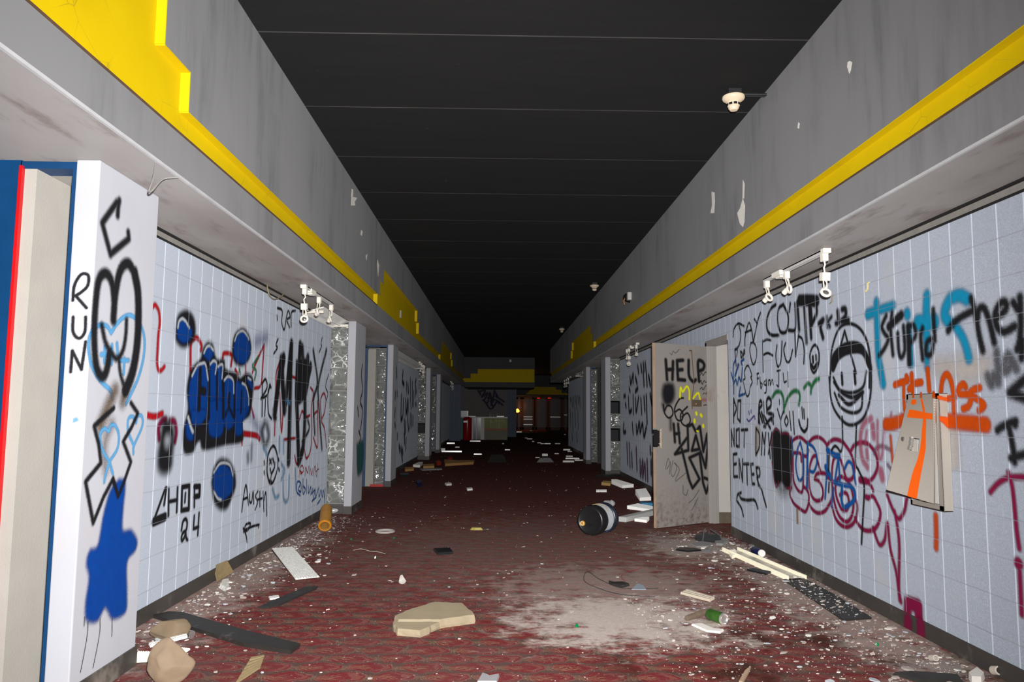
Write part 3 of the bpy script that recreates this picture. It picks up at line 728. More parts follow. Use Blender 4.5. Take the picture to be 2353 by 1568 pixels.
# painted steel frame in the opening
M_FRM = plain('grey_door_frame_paint', (0.26, 0.24, 0.225), 0.45, var=0.1, sc=4, dirt=(0.2, 0.15, 0.11), dirt_amt=0.0)
jm = MB().box(XR - 0.012, XR + 0.11, DO1 - 0.045, DO1 + 0.02, 0, 2.19).box(XR + 0.03, XR + 0.075, DO1 - 0.062, DO1 - 0.045, 0, 2.17)
jm.box(XR - 0.012, XR + 0.11, DO0, DO1 + 0.02, 2.145, 2.21)
struct('trim_8', jm, M_FRM, bevel=0.003)
M_WBLK = plain('white_block_paint', (0.42, 0.395, 0.365), 0.6, var=0.08, sc=4, bump=0.3, bsc=110, dirt=(0.25, 0.2, 0.15), dirt_amt=0.05)
room = struct('wall_right', MB().box(XR + 0.11, XR + 2.2, DO1 - 0.01, DO1 + 0.2, 0, ZS).box(XR + 2.2, XR + 2.3, 6, DO1 + 0.2, 0, ZS).box(XR + 0.3, XR + 2.2, 5.8, 6, 0, ZS), M_WBLK)
struct('ceiling', MB().box(XR + 0.3, XR + 2.2, 6, DO1, ZS - 0.05, ZS), M_DARK)
struct('base_strip', MB().box(XR + 0.112, XR + 0.6, DO1 - 0.016, DO1 - 0.01, 0, 0.13), plain('peeling_brown_base', (0.10, 0.075, 0.05), 0.7, var=0.4, sc=14), room)

# ================================================================== SPRAY PAINT ON THE WALLS
# ---- near wing wall, corridor face and end face
PW = Plane((PL, 3.46, 0), (0, 1, 0), (1, 0, 0), parent=pil1)
PF = Plane((PL - 0.11, 3.46, 0), (1, 0, 0), (0, -1, 0), parent=pil1)
A = crop(0, 350, 2.6125); B = crop(0, 950, 2.5375)
paint(PW, 'graffiti_lettering', 'black sprayed open letter at the top of the pillar', BLACK, A, '715,290 708,330 705,380|-700,300 612,425 662,615|-662,612 772,520|-772,520 768,480', w=0.035, soft=0.014)
paint(PW, 'graffiti_heart', 'pale blue outlined heart behind the black one', SKY, A, '665,1085 640,1045 590,1040 545,1085 530,1160 545,1270 600,1370 660,1430 672,1480|665,1085 700,1030 750,985 795,985 842,1040 865,1120 860,1230 830,1350 790,1440 755,1510|628,1170 625,1260|605,1215 650,1212|670,1160 668,1270|700,1150 705,1215|745,1240 740,1330|715,1250 770,1250', w=0.022, soft=0.008)
paint(PW, 'scorch_mark', 'brown scorched smear on the pillar', BROWN, A, 'w.06:690,1430 640,1540 600,1640|w.05:745,1430 735,1500', soft=0.04, fade=0.8, op=0.8)
paint(PW, 'scorch_mark', 'brown scorched streak inside the lower heart', BROWN, B, 'w.03:650,60 615,150 605,230 615,330', soft=0.05, fade=0.65, op=0.8)
paint(PW, 'graffiti_heart', 'fat black heart-shaped scrawl on the pillar', BLACK, A, 'w.05:678,1005 682,900 668,780 632,728 592,765 572,900 563,1080 570,1250 592,1330 622,1342 642,1290 655,1200|w.055:678,1005 690,850 720,710 765,668 805,725|w.07:805,725 826,850 827,1050 815,1200 790,1330 752,1430|w.03:608,1040 630,1140 665,1205 700,1240 735,1190 752,1100 757,1010|w.025:710,1240 722,1340 752,1425', w=0.05, soft=0.016)
paint(PW, 'graffiti_heart', 'small pale blue hearts low on the pillar', SKY, B, '635,285 592,210 580,130 605,90 632,105 640,75 668,72 690,130 680,210 635,285 612,360 605,400|635,285 655,355|778,190 745,110 745,35 772,20 790,55 800,15 825,20 825,80 778,190 775,235', w=0.018, soft=0.007)
paint(PW, 'graffiti_bolt', 'black jagged lightning outline on the pillar', BLACK, B, '-660,-30 545,75 572,180 585,290 495,400 540,640 600,490 655,385 685,485 720,400 760,285 715,165 765,80 800,0 760,-60', w=0.025, soft=0.01)
paint(PW, 'graffiti_blob', 'solid blue sprayed shape at the foot of the pillar', BLUE, B, fills='690,385 716,388 727,430 715,560 712,680 760,682 795,740 786,800 738,870 737,1050 728,1160 655,1200 622,1150 604,1140 560,1215 500,1205 495,1110 515,960 500,880 520,800 566,770 600,590 640,450', soft=0.02, cell=0.01)
paint(PW, 'graffiti_bolt', 'black point of the lightning over the blue shape', BLACK, B, '-655,385 685,485 720,400', w=0.022, soft=0.01)
paint(PW, 'paint_drips', 'thin dark paint drips below the blue shape', BLACK, B, '508,1215 502,1310 465,1510|580,1200 574,1300 538,1485|650,1200 648,1300|489,1190 486,1240', w=0.005, soft=0.002, cell=0.005)
paint(PF, 'graffiti_lettering', 'RUN sprayed in black down the end of the pillar', BLACK, A, '438,890 448,800 488,735 530,740 528,800 490,840 455,862|455,862 520,935|440,990 440,1080 475,1118 510,1080 515,990|-425,1320 435,1192 490,1305 515,1138', w=0.013, soft=0.003, cell=0.004)
paint(PF, 'paint_patch', 'pale blue speck on the end of the pillar', SKY, B, fills='-430,30 450,25 458,42 428,55', soft=0.003, cell=0.004, fade=0.7)

# ---- long left block wall
PLW = Plane((XL, 4.07, 0), (0, 1, 0), (1, 0, 0), parent=wl, ax=1, off=OFFL)
Lw = crop(320, 480, 2.035); K4 = crop(330, 680, 5.6); K5 = crop(330, 920, 4.7515); K7 = crop(540, 700, 3.1375)
paint(PLW, 'graffiti_scrawl', 'red cane-shaped stroke near the pillar', RED, K4, '100,160 140,118 165,140 195,210 205,350 187,500 176,700 170,860 188,955 225,960 265,912|w.04:30,1535 140,1555 238,1515', w=0.03)
paint(PLW, 'graffiti_lettering', 'red letters half hidden behind the blue piece', RED, K4, '600,960 605,620 650,552 690,545 740,630 735,700|1015,800 1032,742 1130,762 1122,900', w=0.035)
paint(PLW, 'graffiti_lettering', 'red zigzag strokes right of the blue piece', RED, K7, '0,470 20,500|75,510 75,440|125,490 150,420 208,292|208,292 200,420 185,580 140,605|w.05:50,930 150,945 175,970|50,870 50,1010|112,725 135,815', w=0.03)
paint(PLW, 'paint_smear', 'faint violet and blue mist beside the red strokes', (0.10, 0.14, 0.36), K7, 'w.1:150,270 225,240|w.06:100,780 190,930', soft=0.08, fade=0.45)
paint(PLW, 'graffiti_scrawl', 'green scribble beside the blue bubble', GREEN, K7, '125,440 165,380|140,540 150,480 125,450|35,500 30,470', w=0.03, fade=0.8)
paint(PLW, 'graffiti_blob', 'crimson halo around the black capsule', CRIM, K5, '165,420 160,300 200,222 235,212|290,222 335,240 352,350 338,450', w=0.045)
paint(PLW, 'graffiti_blob', 'black capsule-shaped blot with a pale spot', BLACK, K5, fills='190,330 205,240 250,215 290,245 325,330 325,450 312,600 300,720 260,790 200,800 155,740 152,600 172,470', soft=0.05)
paint(PLW, 'paint_patch', 'pale spot in the black capsule', PALE, K5, 'w.05:250,440 255,460 262,440', soft=0.05, fade=0.8)
paint(PLW, 'graffiti_piece', 'black backing of the blue bubble-letter piece', BLACK, K4, fills='405,440 430,275 490,205 570,195 638,280 662,420 648,540 590,630 490,662 412,575|1132,680 1160,520 1230,432 1300,432 1358,530 1380,680 1350,820 1270,900 1190,885 1142,790|735,830 755,690 820,600 880,622 910,760 905,830', soft=0.03)
paint(PLW, 'graffiti_piece', 'black shadow block under the blue bubble letters', BLACK, Lw, fills='245,742 300,692 345,690 362,705 395,708 402,750 450,770 470,792 500,770 528,790 532,850 515,960 482,1000 482,1085 400,1105 300,1128 282,1088 265,1100 250,1138 208,1140 203,1040 225,940 220,850 230,780', soft=0.025)
paint(PLW, 'graffiti_piece', 'black ring of the low blue disc', BLACK, K5, fills='735,900 762,740 830,645 920,660 985,770 1000,930 960,1060 905,1180 830,1190 762,1100', soft=0.035)
paint(PLW, 'graffiti_piece', 'blue filled bubble letters reading CHOP with bubbles', BLUE, K4, fills='425,420 440,345 490,318 540,345 585,400 616,450 600,540 530,605 460,580 428,520|1150,680 1180,540 1250,465 1320,500 1360,620 1355,760 1290,870 1210,850 1165,780|765,770 790,690 832,655 880,700 886,770 832,835'
      '|570,1330 590,1120 640,960 700,885 760,870 800,930 822,1050 820,1300 800,1480 745,1568 640,1568 590,1480|850,1590 848,1000 850,880 890,850 925,880 935,980 945,930 980,900 1005,920 1000,1100 1010,1590|1030,1500 1030,1120 1075,1045 1130,1070 1155,1180 1155,1480 1100,1545 1050,1540|1170,1568 1175,1140 1240,1120 1300,1170 1345,1320 1350,1450 1320,1540 1270,1600|1320,1080 1350,1050 1390,1130 1385,1210', soft=0.015)
paint(PLW, 'graffiti_piece', 'blue lower ends of the bubble letters', BLUE, Lw, fills='240,940 310,940 305,980 280,1008 245,1000|325,900 386,900 386,1050 325,1052|395,950 440,950 440,1005 415,1032 396,1010|446,940 505,940 480,990 478,1050 447,1052|214,1010 230,1000 250,1050 245,1082 220,1070', soft=0.015)
paint(PLW, 'graffiti_piece', 'blue disc low on the wall', BLUE, K5, fills='748,920 765,780 850,702 940,762 975,880 960,990 900,1062 840,1090 780,1040', soft=0.015)
paint(PLW, 'graffiti_outline', 'black inner lines of the bubble letters', BLACK, K4, 'w.05:720,950 716,1180|w.06:716,1215 775,1232|w.05:708,1290 705,1450|830,900 832,1568|w.03:935,1000 935,1450|w.04:1020,960 1015,1560|1162,1100 1160,1560|w.025:1095,1260 1080,1380 1120,1500 1150,1560|w.025:1100,1260 1095,1380 1050,1540|w.025:1255,1230 1245,1500', w=0.035)
paint(PLW, 'graffiti_highlight', 'pale highlight lines on the bubble letters', PALE, K4, '432,405 447,330 490,295 535,330|545,350 578,410|768,735 800,665 842,645 888,700|1165,580 1200,490 1270,452 1328,520 1345,560|615,1030 680,905 740,872 788,885 820,1080|850,880 890,838 930,870 915,1000|950,912 985,885 1012,905 1000,1060|1030,1088 1080,1040 1145,1092 1152,1250|1260,1125 1310,1165 1343,1300 1345,1400|1335,1055 1375,1085', w=0.02, soft=0.01)
paint(PLW, 'graffiti_highlight', 'pale highlight lines on the low disc and tail', PALE, K5, '760,790 830,692 930,705 968,820|760,1000 800,1070 840,1090|w.03:478,190 510,300 530,345', w=0.02, soft=0.01)
paint(PLW, 'graffiti_lettering', 'CHOP 24 in thin black letters by the pillar', BLACK, K5, '-240,960 215,1140|-228,965 95,1335|-w.06:100,1330 225,1275|-265,970 262,1260|-362,955 352,1220|-265,1110 358,1090|-w.035:410,950 490,935 485,1190 405,1205 410,950|-448,1020 442,1110|-547,950 545,1165|-w.04:547,945 605,942 600,1045 548,1055|405,1420 420,1330 450,1298 467,1340 455,1420 420,1450 405,1500 412,1535 440,1490 450,1440 455,1500 470,1530|-545,1265 535,1405 592,1385|-597,1235 583,1470'.replace('-w.06:', 'w.06:-').replace('-w.035:', 'w.035:-').replace('-w.04:', 'w.04:-'), w=0.026, soft=0.009)
paint(PLW, 'graffiti_lettering', 'the name Austin with an arrow in thin black paint', BLACK, K5, '1065,1215 1085,1050 1112,930 1138,1145|1078,1085 1130,1062|1150,1030 1150,1105 1172,1112 1188,1000 1195,1130|1240,995 1215,1050 1238,1110 1212,1195|1262,1000 1262,1160|1243,1085 1288,1072|1298,1000 1306,1210|1306,1100 1328,1010 1338,1260|1080,1400 1110,1470 1122,1550|1085,1440 1110,1360 1160,1350 1130,1420 1085,1430|1085,1425 1180,1380 1255,1360|1255,1360 1248,1390', w=0.022, soft=0.008)
paint(PLW, 'graffiti_face', 'black smiley with crossed eyes', BLACK, K5, '1340,760 1352,600 1408,500 1450,590 1455,740 1412,885 1372,905 1345,820 1340,760|1370,650 1390,692|1390,645 1370,695|1405,642 1415,682|1375,750 1388,800 1420,740 1425,690|1388,800 1380,860|1310,670 1312,700|1310,780 1312,805|1465,640 1470,660|1468,745 1475,770|w.05:1370,890 1385,900', w=0.03, soft=0.012)
paint(PLW, 'paint_smear', 'smoky black smudge beside the smiley', BLACK, K5, 'w.06:1315,250 1285,350 1318,480 1358,400 1342,290 1318,250|w.03:1170,500 1165,640|w.03:1130,600 1132,660', soft=0.06, fade=0.75)
paint(PLW, 'graffiti_lettering', 'black letters RC beside the blue piece', BLACK, K7, '190,805 192,570|190,570 215,540 226,600 182,680|182,680 230,650 245,580 255,600|215,680 210,800|250,590 232,640 236,780 258,825', w=0.026)
paint(PLW, 'graffiti_lettering', 'black tag under the soffit', BLACK, K7, '300,25 335,45 332,130 350,182 365,100 380,45 392,90 370,112 388,165|400,160 402,60 430,45|298,80 300,110|305,250 290,292 300,312 275,355|625,240 615,285 620,300 603,345|670,505 650,590 665,640 655,690', w=0.025)
paint(PLW, 'graffiti_lettering', 'red looping name under the black scrawl', RED, K7, '315,420 292,500 290,620 280,940|318,640 330,920 345,700|385,510 440,535|540,600 560,640 545,760 550,900 540,1050 510,1110 495,1040|560,960 592,1022 590,700|620,830 612,700 635,640 652,690 640,780 620,840 642,900 655,1030|460,830 480,770 505,810 535,800|350,975 430,965|425,1090 440,1150 465,1120|560,800 590,770 590,820', w=0.03)
paint(PLW, 'graffiti_lettering', 'broad black scrawl of tall letters at the wall end', BLACK, K7, '280,790 330,400|345,390 335,500 352,760|360,700 402,290|402,290 392,700 382,1130|440,700 465,300|440,700 455,1130|480,320 500,700 490,1000 460,1120|520,390 515,560 500,660|540,450 505,600|w.06:560,330 590,560 562,690 570,930|w.06:655,330 600,560 598,700 622,1040|w.04:480,990 530,900 520,830|w.05:272,760 290,820', fills='435,400 520,400 530,560 490,690 430,700', w=0.13, soft=0.03)
paint(PLW, 'graffiti_lettering', 'faint pale blue scribble near the floor', SKY, K7, '315,1060 315,960|345,1070 345,980|330,1150 352,1200 330,1260|265,1330 285,1392 310,1380|340,1200 345,1400 378,1400 385,1240|430,1190 435,1330|365,690 390,712|200,1030 225,1085', w=0.035, soft=0.025, fade=0.7)
paint(PLW, 'graffiti_lettering', 'small red handle written at the wall end', RED, K7, '478,1215 462,1190 478,1160 490,1195 470,1222 462,1190 455,1250|500,1235 505,1175 518,1215 528,1165 532,1225|540,1185 548,1230 556,1185|558,1235 572,1165 582,1240|590,1150 586,1245|580,1205 598,1185', w=0.016, soft=0.006)
paint(PLW, 'graffiti_lettering', 'small blue handle written at the wall end', MBLUE, K7, '462,1305 450,1335 470,1350 468,1290 445,1280 440,1350 465,1378|485,1260 485,1365 502,1335 487,1310|512,1265 512,1362|523,1310 526,1362 542,1315 542,1372|556,1330 548,1365 570,1340 560,1400|575,1330 578,1385 595,1330|600,1320 602,1390 615,1340 625,1390 632,1340 640,1395|550,1420 580,1390|590,1440 612,1405|645,1330 640,1430', w=0.022, soft=0.008)

# ---- pillar at the end of the left block wall, and the far left walls
PW2 = Plane((PL, 9.8, 0), (0, 1, 0), (1, 0, 0), parent=pil2); c4 = crop(700, 700, 2.957)
paint(PW2, 'graffiti_scrawl', 'black looping line down the pillar face', BLACK, c4, '392,410 385,480 393,580 378,660 392,720 380,850|368,860 378,900 372,940|360,700 365,760', w=0.035, soft=0.02)
paint(PW2, 'paint_patch', 'teal sprayed patch low on the pillar', (0.015, 0.15, 0.15), c4, fills='352,950 400,930 396,1100 372,1160 356,1140', soft=0.05, fade=0.8)
PLW2 = Plane((XL, 13.95, 0), (0, 1, 0), (1, 0, 0), parent=wl2, ax=1, off=OFFL); cL2 = crop(880, 780, 4.61)
paint(PLW2, 'graffiti_lettering', 'tall black tags over the second left wall', BLACK, cL2, '212,345 205,440 222,480|195,600 190,840 205,830|215,640 212,790|240,640 250,780 262,640 262,860|265,480 270,560|250,470 252,560|290,430 292,620|310,460 312,700|325,560 322,700|345,560 340,600|350,430 342,480 352,560|345,680 350,700|225,860 230,1000|240,880 238,980|262,860 270,960|290,800 285,940|305,810 300,920|318,830 315,900|170,1130 180,1190|190,1150 205,1290|225,1010 230,1100|245,1060 240,1160|205,1170 210,1210', w=0.11, soft=0.05)
paint(PLW2, 'graffiti_lettering', 'teal strokes among the black tags', (0.03, 0.14, 0.20), cL2, '272,650 268,760|290,640 300,740|240,730 238,800', w=0.09, soft=0.05, fade=0.7)
PW3 = Plane((PL, 13.3, 0), (0, 1, 0), (1, 0, 0), parent=pil3)
paint(PW3, 'graffiti_scrawl', 'black marks down the third pillar', BLACK, cL2, '140,300 145,400|130,560 128,630|150,560 150,600|128,740 125,820|125,890 130,930|155,1000 155,1050', w=0.06, soft=0.04)

# ---- long right block wall
PRW = Plane((XR, 4.0, 0), (0, 1, 0), (-1, 0, 0), parent=wr, ax=1, off=OFFR)
R7 = crop(1640, 560, 2.2398); R3 = crop(1670, 680, 5.6); R4 = crop(1660, 920, 5.6); R5 = crop(1810, 950, 5.808); R6 = crop(1960, 640, 4.9008); R8 = crop(1900, 1000, 2.7616); R9 = crop(2053, 900, 7.84)
paint(PRW, 'paint_patch', 'cream overpaint band on the blue-grey blocks', CREAM, R6, fills='870,960 960,925 1430,890 1540,930 1500,1050 1430,1120 1220,1150 930,1060', soft=0.09, fade=0.75)
paint(PRW, 'paint_patch', 'cream touch-up beside the steel box', CREAM, R9, fills='-1010,650 1200,640 1220,1400 1040,1400', soft=0.03, fade=0.55)
paint(PRW, 'graffiti_lettering', 'black name at the top of the wall by the door', BLACK, R3, '85,525 95,430 150,358 225,392|160,380 182,500 160,640 110,690|235,640 240,520 285,350 322,440 342,590|240,472 320,440|358,300 390,352|436,220 400,330 345,595', w=0.024)
paint(PRW, 'graffiti_lettering', 'black rounded name below the lamps, half scribbled out', BLACK, R3, '632,115 570,170 520,300 525,440 580,505 672,510|732,112 670,170 660,330 692,460 760,470 790,380 790,250 738,130|w.03:820,100 808,200|880,100 890,300 880,440 800,445', w=0.032)
paint(PRW, 'graffiti_scrawl', 'thick black scribble over the end of the name', BLACK, R3, '912,80 935,440|1000,140 1030,600|1060,60 1090,540|1150,90 1160,220 1115,330 1085,380|1080,90 1100,370|w.1:940,60 1050,60 1160,70|1190,360 1245,310 1210,400 1242,540|w.03:1290,270 1300,405|w.03:1352,270 1312,332 1330,400|1432,200 1442,340|1410,355 1445,345|1490,175 1530,175 1532,260 1482,325|1482,325 1568,312', w=0.045)
paint(PRW, 'graffiti_lettering', 'thin black swear words across the wall', BLACK, R3, '310,610 300,720 340,882 380,820 386,690 355,610 310,610|-465,580 472,980|465,592 520,565 572,575|470,765 530,738 595,770|650,640 635,780 660,912 700,840 715,590|760,610 738,700 770,840 815,838 850,700|880,470 890,780|930,500 892,770|925,520 975,560 1000,700 995,870', w=0.022)
paint(PRW, 'graffiti_face', 'little round smiley', BLACK, R3, '1080,850 1075,760 1108,662 1150,638 1188,720 1190,850 1160,950 1122,990 1088,930 1080,850|w.035:1112,790 1116,852|w.035:1155,775 1158,818|w.035:1095,892 1125,932 1168,870', w=0.024)
paint(PRW, 'graffiti_lettering', 'short black scribbled initials in marker', BLACK, R3, '395,1000 396,1140|390,1008 415,998|395,1070 412,1062|430,1050 442,1192 460,1140 440,1120|500,1090 480,1128 508,1150 516,1080 512,1230 490,1255|540,1150 542,1092 562,1092 566,1150 588,1082 602,1140|650,970 692,958|675,970 672,1160 648,1150|730,1000 742,1110 772,1100|790,980 796,1170', w=0.017, soft=0.006)
paint(PRW, 'graffiti_outline', 'black clover-like outline by the door', BLACK, R3, '255,910 228,990 240,1060 214,1090 224,1140 236,1200 262,1290 290,1270 308,1170 332,1110 312,1050 326,1030 308,960 280,900 255,910', w=0.02)
paint(PRW, 'graffiti_lettering', 'small black POP beside the doorway', BLACK, R3, '-108,700 125,900|108,700 140,692 132,780|182,720 190,800 205,750 185,715|212,820 225,700 236,730 215,770', w=0.024)
paint(PRW, 'graffiti_scrawl', 'tangled blue scribble beside the doorway', MBLUE, R3, '225,820 190,850 202,892|120,820 88,920 95,1200|150,880 110,1040 160,890|205,930 190,1100 160,1050 140,1150 120,1080 90,1145|60,990 85,1085|180,1180 160,1290|160,1290 238,1262|100,1340 102,1372|95,1180 95,1260', w=0.026)
paint(PRW, 'graffiti_scrawl', 'green birds sprayed in a row', GREEN, R3, '590,1310 640,1240 700,1245 735,1330 742,1490|748,1430 800,1300 870,1228 930,1240 946,1310 932,1402|w.03:1000,1190 1050,1130 1090,1165 1088,1250|1092,1190 1140,1100 1192,1068', w=0.034, soft=0.018)
paint(PRW, 'graffiti_lettering', 'black RIP over a scribbled-out word', BLACK, R4, '470,290 478,60 500,10 512,60 480,130 520,280|w.018:535,20 545,160|580,160 575,20 600,-30 632,10 625,80 585,120|470,180 485,300|510,160 560,345|540,200 620,360|600,170 660,190 640,260|540,340 640,230 660,300', w=0.034)
paint(PRW, 'graffiti_lettering', 'black You with a smile after it', BLACK, R4, '715,115 752,245|790,150 757,260 766,420|830,200 808,270 830,332 852,270 830,200|868,150 890,385|915,150 932,435|-740,0 742,50|1030,95 1040,230|1055,120 1062,238|w.03:990,260 1012,345 1060,405 1100,345 1106,250', w=0.02)
paint(PRW, 'graffiti_face', 'tiny violet smile', VIOLET, R4, '345,145 352,182|375,130 376,162|322,245 350,272 412,205 425,242', w=0.017)
paint(PRW, 'graffiti_lettering', 'DO NOT ENTER in black beside the doorway', BLACK, R4, '-150,-20 150,290|155,10 185,105 157,200|-205,10 200,235 236,280 242,5 205,10|-120,380 125,590|-120,385 158,585 156,370|-185,390 185,590 222,600 222,370 185,388|-w.03:250,385 330,380|-290,385 286,600|-145,700 152,985|-145,700 192,690|-148,832 185,818|-150,985 202,985|-218,760 225,1000|-222,765 265,1050 266,765|-280,822 345,822|-320,830 326,1080|-372,830 390,1085|-370,830 402,822|-380,960 412,952|-390,1080 420,1080|440,870 470,1100|440,870 482,880 485,975 452,1000 492,1125'.replace('-w.03:', 'w.03:-'), w=0.03, soft=0.012)
paint(PRW, 'graffiti_arrow', 'black arrow pointing into the doorway', BLACK, R4, '190,1292 202,1220 248,1190|195,1300 250,1390 276,1490|225,1225 250,1270 330,1288 420,1290 462,1392|512,1150 540,1260 572,1372', w=0.03)
paint(PRW, 'paint_patch', 'cream touch-up inside the black D', CREAM, R4, fills='430,340 490,350 490,600 440,720 425,600', soft=0.02, fade=0.7)
paint(PRW, 'graffiti_lettering', 'black letters DMX', BLACK, R4, '440,360 438,710|440,360 482,440 482,600 440,700|-510,700 522,420 545,560 565,420 548,700|600,430 622,745|645,420 600,690', w=0.024)
paint(PRW, 'graffiti_blob', 'solid black block painted over older letters', BLACK, R4, fills='650,420 700,368 762,420 830,412 888,480 905,650 905,900 880,1110 820,1125 770,1060 720,1092 682,1050 652,850 640,600', soft=0.03, op=0.97)
paint(PRW, 'paint_smear', 'black mist under the solid block', BLACK, R4, 'w.1:690,1000 780,1150 880,1080', soft=0.09, fade=0.5)
paint(PRW, 'graffiti_outline', 'crimson edges of the blacked-out letters', CRIM, R4, '640,620 640,500 690,368 740,400|650,800 680,1040 706,1122 732,1050|780,430 848,430 890,500|900,800 880,1110 838,1132', w=0.02, fade=0.7)
paint(PRW, 'graffiti_piece', 'crimson bubble letters outlined across the wall', CRIM, R5, '60,380 130,328 190,328 262,392|95,530 180,540 192,640|220,570 270,570 290,490|80,560 85,850 110,960 160,1040 210,1030 218,760 212,560|60,990 40,1080 90,1200 180,1280 250,1312 290,1200 290,1080 250,1000 215,990|290,392 350,335 420,320 490,362 540,432|300,1000 300,750 340,600 386,570 410,640 455,790|370,880 400,812 470,800 530,810|370,880 430,910 480,1020 470,1140 400,1170 340,1120 310,1020 300,900|290,1180 330,1270 410,1332 500,1312 560,1230 600,1140 605,1000 590,900 530,840|530,430 590,370 650,350 740,380 800,450 860,550 900,700 890,840 840,890 790,860 740,680 700,595 640,590 608,700 602,900 620,1100 660,1280 720,1400 800,1450 860,1390 890,1250 880,1080 830,930 740,850 680,880 650,980 660,1100 692,1200 742,1292 800,1290 830,1200 810,1090 760,1060 710,1092|605,1250 650,1400 720,1490 800,1520 880,1480 930,1380 940,1230 900,1100|850,515 900,430 990,392 1080,408 1150,480 1200,580 1212,720 1160,850 1080,910 980,890|w.05:980,890 1070,910|1080,910 1130,980 1152,1030|w.04:1060,1120 1090,1130|1090,1130 1150,1110 1200,1190 1250,1320 1225,1470 1150,1560 1040,1562 960,1490 910,1400', w=0.03, soft=0.011)
paint(PRW, 'graffiti_piece', 'faint plum arc left of the steel box', (0.16, 0.06, 0.12), R5, '1180,480 1270,440 1392,492|1180,480 1170,540|1350,690 1390,740', w=0.03, fade=0.6)
paint(PRW, 'graffiti_lettering', 'blue letters inside the crimson bubbles', MBLUE, R5, '180,385 140,500 120,700 150,870 190,892 222,800 216,560 180,385|w.035:278,395 270,985|278,410 340,440 390,530 402,660 360,780 300,770|540,480 540,700 512,1135|w.05:520,720 590,860|690,590 640,930|690,590 712,950|w.035:630,920 760,960 860,980 910,1060 900,1160 820,1230 762,1250 732,1150 740,960|775,740 820,650 870,680 892,780 922,940|600,1250 622,1000|w.045:540,490 640,560 700,570|w.02:65,320 85,560', w=0.026)
paint(PRW, 'graffiti_outline', 'black pole lines hanging below the big face', BLACK, R5, '740,50 745,420 720,512 680,462 640,440 600,492|565,560 560,760|565,930 560,1050|930,160 920,650 960,760 1020,900 1036,1050 1012,1500 1000,1740', w=0.022)
paint(PRW, 'graffiti_lettering', 'faded pink letters behind the plum arcs', PINK, R5, 'w.05:1130,75 1050,115 1000,220 985,380 1010,600 1080,720|w.045:1080,600 1070,500|w.06:1150,170 1165,310|1215,110 1215,400 1240,600 1280,540 1300,200|w.07:1260,780 1280,860|1070,240 1050,400|w.02:1400,0 1392,40', w=0.03, soft=0.02, fade=0.62)
paint(PRW, 'graffiti_lettering', 'crimson letters low between face and steel box', CRIM, R8, '390,380 430,480 465,532 500,482 516,400|438,485 458,600 468,720 465,960 478,1060|300,590 340,695 375,665 392,560 410,720 450,880 470,1050', w=0.03, soft=0.014)
paint(PRW, 'graffiti_lettering', 'crimson block letter at the floor', CRIM, R8, '-518,1230 522,1068 590,1085 596,1290', w=0.085, soft=0.012)
paint(PRW, 'graffiti_lettering', 'crimson T, dot and stroke at the frame edge', CRIM, R8, '1048,362 1100,305 1170,270 1290,268|1162,240 1190,350 1215,600 1232,720|w.06:1225,815 1228,818|1235,870 1248,1140', w=0.03)
paint(PRW, 'graffiti_face', 'large smiling black face with headband', BLACK, R7, '608,640 604,755 625,850 680,922 730,932 782,890 812,790 816,660 800,520 760,440 702,412 650,440 615,540 608,640|680,450 640,600|680,450 738,665|622,690 655,752 720,768 775,738 792,660|w.035:665,672 668,722|w.035:730,660 735,718|w.03:625,712 660,762 720,792 775,765|w.03:650,780 705,828 772,770|772,770 765,850 720,872 660,842 628,770|600,690 605,762|810,640 808,740', fills='610,655 618,570 680,510 760,510 810,590 822,655 800,640 768,572 700,572 652,602 625,660', w=0.024, soft=0.012)
paint(PRW, 'graffiti_lettering', 'bright blue T, d and P strokes', TEAL, R6, '280,275 290,600 302,880 330,1050 352,1185|180,405 290,365|w.06:290,365 470,305|w.07:625,395 628,410|850,200 838,480 850,700|w.05:850,700 850,1000|w.1:750,500 930,490|1300,230 1220,192 1120,230 1060,340 1052,430 1100,490|w.06:1160,520 1250,660 1300,800 1322,900|w.05:650,560 680,960', w=0.075, soft=0.022)
paint(PRW, 'graffiti_lettering', 'black word Stupid over the bright blue strokes', BLACK, R6, '390,420 342,540 372,620 412,685 370,790 310,870|455,390 440,560 466,860|w.06:420,545 560,412|520,620 532,820 560,890 600,800 585,540|w.05:640,540 652,960|650,540 700,530 722,640 672,720|800,560 780,660 802,910|920,350 940,700|910,680 852,720 840,850 900,852 922,740', w=0.035, soft=0.018)
paint(PRW, 'graffiti_lettering', 'thick black word They at the top right', BLACK, R6, '1090,592 1150,505 1230,440 1362,368|1352,225 1400,400 1440,640 1482,812|1420,480 1440,350 1500,340 1560,500 1612,722|1640,450 1740,350 1740,272 1682,280 1622,400 1642,540 1722,602 1842,540|1828,270 1882,352|1902,210 1912,500 1900,700 1870,800|1870,800 1930,780|1925,700 1920,900', w=0.042)
paint(PRW, 'graffiti_lettering', 'faded grey letters below They', (0.07, 0.07, 0.08), R6, '1540,1100 1582,1202 1612,1090 1660,1170 1640,830|1772,860 1732,930 1722,1052 1802,980 1790,880 1862,1022', w=0.05, fade=0.75)
paint(PRW, 'graffiti_arrow', 'black arrow head at the frame edge', BLACK, R6, '-1960,1140 1790,1290 1960,1350', w=0.05)
paint(PRW, 'graffiti_lettering', 'black capital I right of the steel box', BLACK, R9, '1910,700 1970,650 2082,592 2240,535|2240,540 2230,600|2110,620 2170,900 2222,1210|2150,1200 2420,1130|2205,1200 2220,1270', w=0.04)
